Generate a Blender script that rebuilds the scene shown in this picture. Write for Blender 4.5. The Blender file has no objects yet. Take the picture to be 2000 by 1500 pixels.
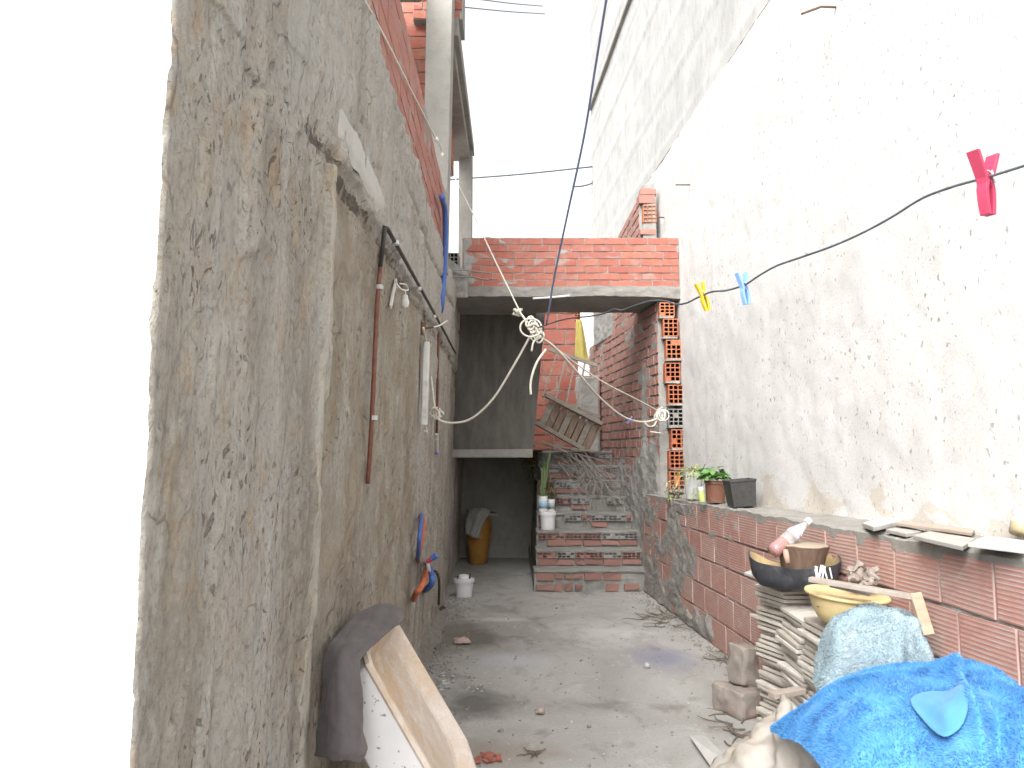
import bpy, math, random
from mathutils import Vector, Matrix, noise, Euler
R = math.radians
C = bpy.context.scene.collection
rng = random.Random(7)
V3 = Vector
# ------------------------------------------------------------------ camera
F = 1450.0                      # focal length in pixels of a 2000 px wide frame
HOR = 880.0                     # image row of the horizon
CAMZ = 1.5
PITCH = math.atan((HOR - 750.0) / F)
cd = bpy.data.cameras.new('camera'); cam = bpy.data.objects.new('camera', cd); C.objects.link(cam)
cd.sensor_width = 36; cd.lens = F / 2000 * 36; cd.clip_start = 0.05; cd.clip_end = 600
cam.location = (0, 0, CAMZ); cam.rotation_euler = (R(90) + PITCH, 0, 0)
bpy.context.scene.camera = cam
def ray(px, py):
    u = (px - 1000) / F; v = (750 - py) / F
    return V3((u, math.cos(PITCH) - v * math.sin(PITCH), math.sin(PITCH) + v * math.cos(PITCH)))
def P(px, py, Y):
    d = ray(px, py); return V3((0, 0, CAMZ)) + d * (Y / d.y)
def PP(px, py, a, b, c=0):      # meets the plane X = a + b*Y + c*z
    d = ray(px, py); t = (a + c * CAMZ) / (d.x - b * d.y - c * d.z)
    return V3((0, 0, CAMZ)) + d * t
def PF(px, py, z=0.0):
    d = ray(px, py); return V3((0, 0, CAMZ)) + d * ((z - CAMZ) / d.z)
LWa, LWb, LWc = -0.61, -0.01, 0.028        # rough wall on the left
def LW(Y, z): return LWa + LWb * Y + LWc * z
def PL(px, py, off=0.0): return PP(px, py, LWa + off, LWb, LWc)
def RB(Y): return 2.204 - .06 * Y          # tall wall on the right
def LO(Y): return 1.9465 - .065 * Y        # low brick wall
def SW(Y): return 2.30 - .1 * Y            # stair wall
def nz(p, s=1.0, o=0.0): return noise.noise(V3((p[0] * s + o, p[1] * s + o * 1.7, p[2] * s - o)))
def fbm(x, y, z, oct=4): return noise.fractal(V3((x, y, z)), 1.0, 2.0, oct)
def sstep(a, b, x):
    t = max(0, min(1, (x - a) / (b - a))); return t * t * (3 - 2 * t)

# ------------------------------------------------------------------ objects
ORG = {}
def tag(o, label=None, cat=None, group=None, kind=None):
    if label: o['label'] = label
    if cat: o['category'] = cat
    if group: o['group'] = group
    if kind: o['kind'] = kind
    return o
def thing(name, label, cat, loc=(0, 0, 0), group=None):
    o = bpy.data.objects.new(name, None); C.objects.link(o)
    o.location = loc; o.empty_display_size = .1; ORG[o] = V3(loc)
    return tag(o, label, cat, group)
class MB:
    def __init__(s): s.v = []; s.f = []; s.uv = []; s.m = []; s.t = []; s.tone = 0.5
    def vert(s, p): s.v.append(V3(p)); return len(s.v) - 1
    def face(s, idx, uv=None, m=0):
        s.f.append(tuple(idx)); s.uv.append(uv or [(0, 0)] * len(idx)); s.m.append(m); s.t.append(s.tone)
    def quad(s, a, b, c, d, m=0, uv=None):
        i = [s.vert(p) for p in (a, b, c, d)]; s.face(i, uv, m)
    def box(s, c, size, rot=None, m=0, jit=0):
        c = V3(c); h = V3(size) / 2; M = rot if rot is not None else Matrix.Identity(3)
        i = []
        for x in (-1, 1):
            for y in (-1, 1):
                for z in (-1, 1):
                    l = V3((x * h.x, y * h.y, z * h.z))
                    if jit: l += V3((rng.uniform(-jit, jit), rng.uniform(-jit, jit), rng.uniform(-jit, jit)))
                    i.append(s.vert(c + M @ l))
        for q in ((0, 1, 3, 2), (4, 6, 7, 5), (0, 4, 5, 1), (2, 3, 7, 6), (0, 2, 6, 4), (1, 5, 7, 3)):
            s.face([i[k] for k in q], None, m)
    def bar(s, p, q, w, h, up=(0, 0, 1), m=0):   # plank from p to q
        p = V3(p); q = V3(q); d = (q - p); L = d.length; d.normalize()
        u = V3(up); a = d.cross(u).normalized(); b = a.cross(d).normalized()
        M = Matrix((d, a, b)).transposed()
        s.box((p + q) / 2, (L, w, h), M, m)
    def grid(s, fn, nu, nv, m=0, uvf=None, close=False, flip=False):
        base = len(s.v)
        for j in range(nv + 1):
            for i in range(nu + 1): s.vert(fn(i / nu, j / nv))
        for j in range(nv):
            for i in range(nu):
                a = base + j * (nu + 1) + i; q = [a, a + 1, a + nu + 2, a + nu + 1]
                st = [(i / nu, j / nv), ((i + 1) / nu, j / nv), ((i + 1) / nu, (j + 1) / nv), (i / nu, (j + 1) / nv)]
                uv = [uvf(*k) for k in st] if uvf else st
                if flip: q = q[::-1]; uv = uv[::-1]
                s.face(q, uv, m)
    def tube(s, pts, r, seg=8, m=0, cap=True):
        pts = [V3(p) for p in pts]; n = len(pts)
        rr = r if hasattr(r, '__len__') else [r] * n
        d0 = (pts[1] - pts[0]).normalized(); a = d0.orthogonal().normalized(); rings = []
        for i, p in enumerate(pts):
            d = (pts[min(i + 1, n - 1)] - pts[max(i - 1, 0)]); d = d.normalized() if d.length > 1e-9 else d0
            a = (a - d * a.dot(d)); a = a.normalized() if a.length > 1e-6 else d.orthogonal().normalized()
            b = d.cross(a)
            rings.append([s.vert(p + (a * math.cos(k * 2 * math.pi / seg) + b * math.sin(k * 2 * math.pi / seg)) * rr[i]) for k in range(seg)])
        for i in range(n - 1):
            for k in range(seg):
                k2 = (k + 1) % seg
                s.face([rings[i][k], rings[i][k2], rings[i + 1][k2], rings[i + 1][k]], [(k / seg, i), (k / seg + .1, i), (k / seg + .1, i + 1), (k / seg, i + 1)], m)
        if cap:
            s.face(rings[0][::-1], None, m); s.face(rings[-1], None, m)
    def lathe(s, prof, c, seg=28, m=0, rot=None, sx=1, sy=1, wob=None):
        c = V3(c); rings = []; M = rot if rot is not None else Matrix.Identity(3)
        for (r, z) in prof:
            rings.append([s.vert(c + M @ V3((r * sx * math.cos(k * 2 * math.pi / seg), r * sy * math.sin(k * 2 * math.pi / seg), z + (wob(k * 2 * math.pi / seg, z) if wob else 0)))) for k in range(seg)])
        for i in range(len(prof) - 1):
            for k in range(seg):
                k2 = (k + 1) % seg
                s.face([rings[i][k], rings[i][k2], rings[i + 1][k2], rings[i + 1][k]], None, m)
        if prof[0][0] > 1e-4: s.face(rings[0][::-1], None, m)
        if prof[-1][0] > 1e-4: s.face(rings[-1], None, m)
    def build(s, name, mats, parent=None, smooth=False, loc=None, auto=None):
        if not isinstance(mats, (list, tuple)): mats = [mats]
        if parent is not None: o0 = ORG[parent]
        elif loc is not None: o0 = V3(loc)
        else:
            xs = [p.x for p in s.v]; ys = [p.y for p in s.v]; zs = [p.z for p in s.v]
            o0 = V3(((min(xs) + max(xs)) / 2, (min(ys) + max(ys)) / 2, min(zs)))
        me = bpy.data.meshes.new(name)
        me.from_pydata([tuple(p - o0) for p in s.v], [], s.f)
        for mm in mats: me.materials.append(mm)
        me.polygons.foreach_set('material_index', s.m)
        ul = me.uv_layers.new(name='UVMap'); fl = []
        for u in s.uv:
            for k in u: fl += [k[0], k[1]]
        ul.data.foreach_set('uv', fl)
        at = me.attributes.new('tone', 'FLOAT', 'FACE'); at.data.foreach_set('value', s.t)
        me.polygons.foreach_set('use_smooth', [smooth] * len(s.f))
        me.update()
        o = bpy.data.objects.new(name, me); C.objects.link(o)
        if parent is not None: o.parent = parent; ORG[o] = o0
        else: o.location = o0; ORG[o] = o0
        if auto is not None and smooth:
            try: me.set_sharp_from_angle(angle=auto)
            except Exception: pass
        return o
def bevel(o, w=.004, seg=2):
    b = o.modifiers.new('bevel', 'BEVEL'); b.width = w; b.segments = seg; b.limit_method = 'ANGLE'; return o
def solid(o, t, off=-1):
    b = o.modifiers.new('solid', 'SOLIDIFY'); b.thickness = t; b.offset = off; return o
def subs(o, n=1):
    b = o.modifiers.new('subd', 'SUBSURF'); b.levels = n; b.render_levels = n; return o
def curve(pts, n=10):           # Catmull-Rom through points
    pts = [V3(p) for p in pts]; q = [pts[0] * 2 - pts[1]] + pts + [pts[-1] * 2 - pts[-2]]; out = []
    for i in range(1, len(q) - 2):
        a, b, c, d = q[i - 1:i + 3]
        for k in range(n):
            t = k / n
            out.append(.5 * ((2 * b) + (c - a) * t + (2 * a - 5 * b + 4 * c - d) * t * t + (3 * b - a - 3 * c + d) * t ** 3))
    out.append(pts[-1]); return out
def samp(pts, t):
    n = len(pts) - 1; x = max(0, min(n - 1e-6, t * n)); i = int(x); return pts[i].lerp(pts[i + 1], x - i)

# ------------------------------------------------------------------ materials
class Mat:
    def __init__(s, name, rough=.85, spec=.25):
        s.m = bpy.data.materials.new(name); s.m.use_nodes = True; s.nt = s.m.node_tree
        s.b = s.nt.nodes['Principled BSDF']; s.set(s.b, 'Roughness', rough); s.set(s.b, 'Specular IOR Level', spec)
    def set(s, node, k, v):
        i = node.inputs[k]
        if isinstance(v, bpy.types.NodeSocket): s.nt.links.new(v, i)
        elif hasattr(v, '__len__') and len(v) == 3 and i.type == 'RGBA': i.default_value = (*v, 1)
        else: i.default_value = v
    def n(s, t, props=None, **kw):
        nd = s.nt.nodes.new('ShaderNode' + t)
        for k, v in (props or {}).items(): setattr(nd, k, v)
        for k, v in kw.items(): s.set(nd, k.replace('_', ' '), v)
        return nd
    def uv(s): return s.n('TexCoord').outputs['UV']
    def obj(s): return s.n('TexCoord').outputs['Object']
    def map(s, co, sc=(1, 1, 1), loc=(0, 0, 0), rot=(0, 0, 0)): return s.n('Mapping', Vector=co, Scale=sc, Location=loc, Rotation=rot).outputs[0]
    def noise(s, co, scale, detail=6, rough=.6, dist=0.0):
        return s.n('TexNoise', Vector=co, Scale=scale, Detail=detail, Roughness=rough, Distortion=dist).outputs['Fac']
    def voro(s, co, scale, feat='F1'):
        return s.n('TexVoronoi', {'feature': feat}, Vector=co, Scale=scale).outputs['Distance']
    def ramp(s, f, stops):
        r = s.n('ValToRGB', Fac=f); e = r.color_ramp.elements
        while len(e) < len(stops): e.new(.5)
        for k, (p, c) in enumerate(stops):
            e[k].position = p; e[k].color = (c, c, c, 1) if not hasattr(c, '__len__') else (*c, 1)
        return r.outputs[0]
    def mix(s, f, a, b, mode='MIX'):
        nd = s.n('Mix', {'data_type': 'RGBA', 'blend_type': mode})
        for k, v in ((0, f), (6, a), (7, b)):
            i = nd.inputs[k]
            if isinstance(v, bpy.types.NodeSocket): s.nt.links.new(v, i)
            else: i.default_value = v if k == 0 else (*v, 1)
        return nd.outputs[2]
    def math(s, op, a, b=0.0, c=None):
        nd = s.n('Math', {'operation': op})
        for k, v in ((0, a), (1, b)) + (((2, c),) if c is not None else ()):
            if isinstance(v, bpy.types.NodeSocket): s.nt.links.new(v, nd.inputs[k])
            else: nd.inputs[k].default_value = v
        return nd.outputs[0]
    def sep(s, co): return s.n('SeparateXYZ', Vector=co).outputs
    def tone(s): return s.n('Attribute', {'attribute_name': 'tone'}).outputs['Fac']
    def rnd(s): return s.n('ObjectInfo').outputs['Random']
    def color(s, c): s.set(s.b, 'Base Color', c); return s
    def bump(s, h, st=.5, dist=.01):
        s.set(s.b, 'Normal', s.n('Bump', Height=h, Strength=st, Distance=dist).outputs[0]); return s
    def done(s): return s.m
def simple(name, c1, c2=None, rough=.6, scale=20, bump=.15, spec=.3, dirt=None, bd=.004):
    m = Mat(name, rough, spec); co = m.obj()
    f = m.noise(co, scale, 8, .65)
    c = m.mix(m.ramp(f, [(.3, 0), (.7, 1)]), c1, c2 or tuple(x * .75 for x in c1))
    if dirt:
        g = m.noise(co, scale * .4, 9, .7, .4)
        c = m.mix(m.ramp(g, [(.52, 0), (.68, .8)]), c, dirt)
    m.color(c); m.bump(m.noise(co, scale * 4, 5), bump, bd); return m.done()

# ------ rough cement of the left wall (UV in metres: u along the alley, v up)
def mat_rough():
    m = Mat('rough_cement', .93, .15); co = m.uv()
    wv = m.noise(m.map(co, (4, 2.5, 1), (5, 5, 0)), 1, 4, .6)
    cw = m.n('VectorMath', {'operation': 'ADD'}, Vector=co).outputs[0]; nd = cw.node
    m.set(nd, 1, m.n('CombineXYZ', X=m.math('MULTIPLY', m.math('SUBTRACT', wv, .5), .09), Y=m.math('MULTIPLY', m.math('SUBTRACT', wv, .5), .22), Z=0.0).outputs[0])
    st = m.noise(m.map(cw, (4.6, .42, 1)), 1, 5, .55, .2)           # board marks
    st2 = m.noise(m.map(cw, (10, 2.3, 1), (3, 1, 0)), 1, 8, .72, .4)
    big = m.noise(m.map(cw, (2.6, 1.7, 1), (7, 2, 0)), 1, 7, .68, .6)
    c = m.mix(m.ramp(st, [(.36, 0), (.64, 1)]), (0.305, 0.27, 0.22), (0.525, 0.483, 0.419))
    c = m.mix(m.ramp(big, [(.47, 0), (.56, .8)]), c, (0.44, 0.419, 0.381))      # trowelled skin
    c = m.mix(m.ramp(big, [(.30, .7), (.42, 0)]), c, (0.284, 0.248, 0.199))
    ochre = m.noise(m.map(cw, (8, 4.0, 1), (1, 8, 0)), 1, 8, .75, .4)
    c = m.mix(m.ramp(ochre, [(.53, 0), (.63, .6)]), c, (0.454, 0.32, 0.185))
    c = m.mix(m.ramp(st2, [(.56, 0), (.70, .6)]), c, (0.62, 0.62, 0.575))
    fine = m.noise(m.map(co, (70, 42, 1)), 1, 6, .78)
    c = m.mix(m.ramp(fine, [(.3, .7), (.5, 0)]), c, (0.17, 0.149, 0.121))
    c = m.mix(m.ramp(fine, [(.55, 0), (.75, .45)]), c, (0.62, 0.62, 0.596))
    pit = m.noise(m.map(cw, (52, 27, 1), (2, 5, 0)), 1, 3, .6, .4)
    dens = m.ramp(m.noise(m.map(co, (3.5, 2.0, 1), (8, 3, 0)), 1, 4, .6), [(.40, .0), (.58, 1)])
    pm = m.math('MULTIPLY', m.ramp(pit, [(.60, 0), (.655, 1)]), dens)
    c = m.mix(m.math('MULTIPLY', pm, .7), c, (0.121, 0.0994, 0.0781))
    tr = m.noise(m.map(co, (4.2, 2.3, 1), (4, 4, 0), (0, 0, .35)), 1, 3, .5, .7)      # trowel ridges
    ed = m.math('ABSOLUTE', m.math('SUBTRACT', tr, .5))
    lip = m.ramp(ed, [(.0, 1), (.010, 0)])
    lm = m.math('MULTIPLY', lip, m.ramp(m.noise(m.map(co, (2.8, 2.2, 1)), 1, 4), [(.54, 0), (.62, .8)]))
    c = m.mix(m.math('MULTIPLY', lm, .7), c, (0.185, 0.156, 0.121))
    uvs = m.sep(co); wn = m.math('MULTIPLY', m.math('SUBTRACT', m.noise(m.map(co, (3, 3, 1)), 1, 6, .65), .5), .5)
    u_, v_ = m.math('ADD', uvs[0], wn), m.math('ADD', uvs[1], m.math('MULTIPLY', wn, .3))
    bl = m.math('LESS_THAN', v_, 2.40); rt = m.math('MULTIPLY', m.math('GREATER_THAN', u_, 2.28), m.math('LESS_THAN', u_, 4.6))
    pn = m.math('MULTIPLY', m.math('MULTIPLY', bl, rt), m.ramp(m.noise(m.map(co, (4, 3, 1), (3, 9, 0)), 1, 7, .7), [(.36, .1), (.6, .75)]))
    c = m.mix(pn, c, (.30, .235, .155))
    band = m.math('MULTIPLY', bl, m.math('LESS_THAN', m.math('ABSOLUTE', m.math('SUBTRACT', m.math('ADD', uvs[0], m.math('MULTIPLY', wn, .12)), 2.225)), .045))
    c = m.mix(m.math('MULTIPLY', band, .45), c, (.58, .53, .44))
    crack_shade = m.math('MULTIPLY', m.math('LESS_THAN', m.math('ABSOLUTE', m.math('SUBTRACT', m.math('ADD', uvs[1], m.math('MULTIPLY', wn, .16)), 2.385)), .022), m.math('GREATER_THAN', u_, 1.95))
    c = m.mix(m.math('MULTIPLY', crack_shade, m.ramp(m.noise(m.map(co, (12, 14, 1)), 1, 5, .7), [(.42, 0), (.56, .85)])), c, (.09, .075, .06))  # crack shadow below the beam, painted as a broken dark strip
    c = m.mix(m.math('MULTIPLY', m.math('GREATER_THAN', v_, 2.42), .35), c, (.45, .435, .405))
    c = m.n('HueSaturation', Color=c, Saturation=.84, Value=1.0).outputs[0]
    m.color(c)
    h = m.math('ADD', m.math('MULTIPLY', fine, .9), m.math('MULTIPLY', st2, .8))
    h = m.math('SUBTRACT', h, m.math('MULTIPLY', pm, 1.1))
    h = m.math('SUBTRACT', h, m.math('MULTIPLY', lm, .6))
    h = m.math('ADD', h, m.math('MULTIPLY', m.ramp(tr, [(.485, 0), (.515, 1)]), .55))
    h = m.math('ADD', h, m.math('MULTIPLY', m.ramp(big, [(.44, 0), (.52, 1)]), .5))
    m.bump(h, .9, .016); return m.done()
# ------ smoother grey cement, general
def mat_cement(name, a, b, dark=(.1, .095, .085), uv=False, speck=0.0, stain=.4, sc=1.0, bump=.4, vert=1.0, bd=.006, stainc=None):
    m = Mat(name, .92, .15); co = m.uv() if uv else m.obj()
    s1 = m.noise(m.map(co, (1.6 * sc * vert, 1.6 * sc, 1.6 * sc)), 1, 9, .65, .3)
    c = m.mix(m.ramp(s1, [(.32, 0), (.68, 1)]), a, b)
    s2 = m.noise(m.map(co, (7 * sc * vert, 5 * sc, 7 * sc), (3, 3, 3)), 1, 8, .7)
    c = m.mix(m.ramp(s2, [(.5, 0), (.75, stain)]), c, stainc or tuple(x * .6 for x in a))
    s3 = m.noise(co, 70 * sc, 5, .7)
    c = m.mix(m.ramp(s3, [(.3, .3), (.5, 0)]), c, dark)
    h = m.math('ADD', m.math('MULTIPLY', s2, .6), m.math('MULTIPLY', s3, .6))
    if speck:
        vn = m.noise(m.map(co, (34, 21, 28), (1, 2, 3)), 1, 2.5, .5, .3)
        pm = m.ramp(vn, [(.635, 0), (.68, 1)])
        gate = m.ramp(m.noise(co, 1.2, 3), [(.4, .35), (.6, 1)])
        pm = m.math('MULTIPLY', pm, gate)
        vv = m.sep(co)[1]; on = m.noise(m.map(co, (2.2, 4, 1), (6, 3, 0)), 1, 7, .65, .4)
        low_ = m.math('LESS_THAN', m.math('ADD', vv, m.math('MULTIPLY', m.math('SUBTRACT', .55, on), 2.2)), 1.22)
        c = m.mix(m.math('MULTIPLY', low_, .38), c, (.47, .37, .25))
        c = m.mix(m.math('MULTIPLY', pm, speck), c, dark)
        h = m.math('SUBTRACT', h, m.math('MULTIPLY', pm, .8))
    m.color(c); m.bump(h, bump, bd); return m.done()
# ------ clay brick (UV in metres); ribbed faces, mortar rubbed over
def mat_brick(name, red, red2, rib=.0155, ribmix=.35, smear=.5, grey=(.33, .32, .30), dust=.0):
    m = Mat(name, .88, .2); co = m.uv(); t = m.tone()
    c = m.mix(t, red, red2)
    f = m.noise(m.map(co, (14, 30, 1)), 1, 7, .65)
    c = m.mix(m.ramp(f, [(.35, .45), (.6, 0)]), c, tuple(x * .55 for x in red))
    v = m.sep(co)[1]
    w = m.math('SINE', m.math('MULTIPLY', v, 2 * math.pi / rib))
    gate = m.ramp(m.noise(m.map(co, (5, 7, 1), (4, 1, 0)), 1, 5, .6), [(.38, 0), (.6, 1)])
    rm = m.math('MULTIPLY', m.ramp(w, [(.55, 0), (.9, 1)]), gate)
    c = m.mix(m.math('MULTIPLY', rm, ribmix), c, grey)
    sm = m.noise(m.map(co, (3.2, 4.6, 1), (9, 5, 0)), 1, 8, .68, .5)
    c = m.mix(m.ramp(sm, [(.56, 0), (.68, smear)]), c, grey)
    if dust:
        c = m.mix(m.math('MULTIPLY', m.noise(co, 3, 6), dust), c, (.42, .38, .34))
    m.color(c)
    h = m.math('ADD', m.math('MULTIPLY', w, .28), m.math('MULTIPLY', m.noise(co, 90, 5), .7))
    m.bump(h, .5, .004); return m.done()
def mat_floor():
    m = Mat('cement_floor', .9, .2); co = m.n('NewGeometry').outputs['Position']
    s1 = m.noise(m.map(co, (.9, .9, 1)), 1, 9, .62, .6)
    c = m.mix(m.ramp(s1, [(.36, 0), (.64, 1)]), (.25, .243, .226), (.365, .357, .34))
    s2 = m.noise(m.map(co, (2.6, 1.9, 1), (5, 1, 0)), 1, 8, .68, .7)
    c = m.mix(m.ramp(s2, [(.53, 0), (.68, .6)]), c, (.13, .113, .10))
    s3 = m.noise(m.map(co, (4.2, 2.1, 1), (2, 7, 0)), 1, 9, .72, .4)
    c = m.mix(m.ramp(s3, [(.56, 0), (.7, .65)]), c, (.42, .41, .395))
    def blob(cx, cy, rx, ry, col, amt, a=.25):
        nonlocal c
        mp = m.map(co, (1 / rx, 1 / ry, 0), (-cx / rx, -cy / ry, 0))
        d = m.n('VectorMath', {'operation': 'LENGTH'}, Vector=mp).outputs['Value']
        d = m.math('ADD', d, m.math('MULTIPLY', m.math('SUBTRACT', m.noise(co, 3.2, 8, .7, .5), .5), 1.7))
        c = m.mix(m.ramp(d, [(a, amt), (1.0, 0)]), c, col)
    p = PF(1295, 1285); blob(p.x, p.y, .30, .42, (.17, .175, .26), .65)
    p = PF(905, 1245); blob(p.x, p.y, .36, .55, (.115, .105, .09), .9, .45)
    p = PF(930, 1372); blob(p.x, p.y, .26, .38, (.10, .095, .09), .85)
    p = PF(870, 1240); blob(p.x, p.y, .24, .9, (.17, .155, .13), .8, .4)
    p = PF(1180, 1240); blob(p.x, p.y, .5, .5, (.46, .46, .44), .5)
    p = PF(960, 1470); blob(p.x, p.y, .4, .22, (.22, .17, .14), .6)
    p = PF(1000, 1290); blob(p.x, p.y, .32, .3, (.40, .41, .45), .55)
    p = PF(980, 1210); blob(p.x, p.y, .35, .12, (.5, .49, .46), .55)
    g = m.noise(co, 60, 6, .75)
    c = m.mix(m.ramp(g, [(.3, .35), (.5, 0)]), c, (.12, .11, .1))
    ch = m.noise(m.map(co, (26, 20, 1)), 1, 2, .5)
    c = m.mix(m.ramp(ch, [(.72, 0), (.75, .6)]), c, (.55, .54, .52))
    m.color(c); m.bump(m.math('ADD', m.math('MULTIPLY', g, .5), s2), .35, .008); return m.done()
def mat_wood(name, a, b, sc=1.0, axis=0):
    m = Mat(name, .8, .2); co = m.obj(); s = [30, 30, 30]; s[axis] = 3
    f = m.noise(m.map(co, tuple(x * sc for x in s)), 1, 7, .65, .6)
    c = m.mix(m.ramp(f, [(.3, 0), (.7, 1)]), a, b)
    g = m.noise(co, 9 * sc, 6, .7)
    c = m.mix(m.ramp(g, [(.55, 0), (.75, .5)]), c, tuple(x * .5 for x in a))
    m.color(c); m.bump(f, .4, .003); return m.done()
def mat_cloth(name, a, b, sc=9, fine=420, bump=.35, rough=.95, patch=None):
    m = Mat(name, rough, .1); co = m.obj()
    f = m.noise(co, sc, 7, .65, .3)
    c = m.mix(m.ramp(f, [(.32, 0), (.68, 1)]), a, b)
    if patch:
        g = m.noise(m.map(co, (1, 1, 1), (4, 2, 1)), sc * .5, 6, .6, .6)
        c = m.mix(m.ramp(g, [(.54, 0), (.66, .75)]), c, patch)
    m.color(c); m.bump(m.noise(co, fine, 4), bump, .004)
    m.set(m.b, 'Sheen Weight', .12); return m.done()

M_rough = mat_rough()
M_patch = mat_cement('smooth_mortar', (.42, .41, .385), (.50, .49, .46), (.2, .19, .18), sc=2, bump=.15, stain=.2)
M_white = mat_cement('white_plaster', (.82, .82, .81), (.86, .86, .85), (.7, .7, .68), uv=True, stain=.12, bump=.5, bd=.01)
M_right = mat_cement('grey_render', (.55, .545, .53), (.65, .645, .63), (.15, .145, .14), uv=True, speck=.62, stain=.35, bump=.4, vert=1.6, stainc=(.47, .44, .39))
M_upper = mat_cement('board_marked_concrete', (.37, .368, .36), (.48, .477, .465), (.18, .18, .175), uv=True, stain=.6, bump=.4, vert=2.0)
M_slab = mat_cement('slab_concrete', (.22, .21, .19), (.30, .29, .27), (.09, .085, .08), sc=2.2, bump=.7, bd=.012)
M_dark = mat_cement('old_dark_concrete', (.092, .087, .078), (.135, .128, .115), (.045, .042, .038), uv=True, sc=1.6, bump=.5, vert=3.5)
M_col = mat_cement('column_concrete', (.27, .26, .24), (.34, .33, .305), (.14, .13, .12), sc=1.8, bump=.35)
M_mortar = mat_cement('mortar', (.25, .245, .23), (.35, .345, .325), (.12, .115, .11), sc=4, bump=.7, bd=.008)
M_mortar_lo = mat_cement('mortar_dirty', (.22, .21, .19), (.33, .315, .29), (.1, .09, .08), sc=4, bump=.7, bd=.01)
M_step = mat_cement('step_cement', (.19, .184, .17), (.29, .283, .265), (.1, .095, .09), sc=3, bump=.6, bd=.008)
M_brick = mat_brick('red_brick', (.33, .082, .056), (.41, .135, .088), ribmix=.15, smear=.65, rib=.012, dust=.22)
M_brick_up = mat_brick('faded_brick', (.34, .10, .075), (.41, .16, .12), ribmix=.3, smear=.8, rib=.02, dust=.35)
M_brick_lo = mat_brick('ribbed_brick', (.34, .115, .09), (.41, .175, .135), rib=.0182, ribmix=1.0, smear=.7, dust=.62, grey=(.40, .365, .335))
M_brick_st = mat_brick('stair_wall_brick', (.30, .095, .07), (.37, .15, .11), rib=.016, ribmix=.3, smear=.85, dust=.45)
M_brick_step = mat_brick('worn_step_brick', (.20, .075, .06), (.26, .115, .09), ribmix=.2, smear=.9, dust=.35, grey=(.27, .26, .245))
M_hollow = mat_brick('hollow_brick_clay', (.42, .13, .065), (.48, .18, .09), ribmix=.1, smear=.25)
M_hole = simple('brick_hole_shade', (.035, .018, .014), (.02, .012, .01), .95, 20)  # shade inside the brick holes put into a near-black colour
M_ground = mat_floor()

# ------------------------------------------------------------------ sky, sun
w = bpy.data.worlds.new('World'); bpy.context.scene.world = w; w.use_nodes = True
nt = w.node_tree; bg = nt.nodes['Background']
SUN_EL, SUN_AZ = R(44), R(206)     # azimuth measured clockwise from +Y
sk = nt.nodes.new('ShaderNodeTexSky'); sk.sky_type = 'NISHITA'; sk.sun_disc = False
sk.sun_elevation = SUN_EL; sk.sun_rotation = SUN_AZ; sk.air_density = 1.0; sk.dust_density = 6.0; sk.ozone_density = 1.0
hs = nt.nodes.new('ShaderNodeHueSaturation'); hs.inputs['Saturation'].default_value = .04
nt.links.new(sk.outputs[0], hs.inputs['Color']); nt.links.new(hs.outputs[0], bg.inputs[0])
bg.inputs[1].default_value = .15
sl = bpy.data.lights.new('sun', 'SUN'); sl.energy = .85; sl.angle = R(45); sl.color = (1, .96, .9)
so = bpy.data.objects.new('sun', sl); C.objects.link(so)
dirn = V3((math.sin(SUN_AZ) * math.cos(SUN_EL), math.cos(SUN_AZ) * math.cos(SUN_EL), math.sin(SUN_EL)))
so.rotation_euler = (-dirn).to_track_quat('-Z', 'Y').to_euler(); so.location = (0, -3, 12)
vs = bpy.context.scene.view_settings; vs.view_transform = 'Standard'; vs.look = 'None'; vs.exposure = 1.6; vs.gamma = 1

# ------------------------------------------------------------------ ground
g = MB(); g.quad((-60, -60, 0), (60, -60, 0), (60, 60, 0), (-60, 60, 0))
tag(g.build('ground', M_ground, loc=(0, 0, 0)), kind='structure')

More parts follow.
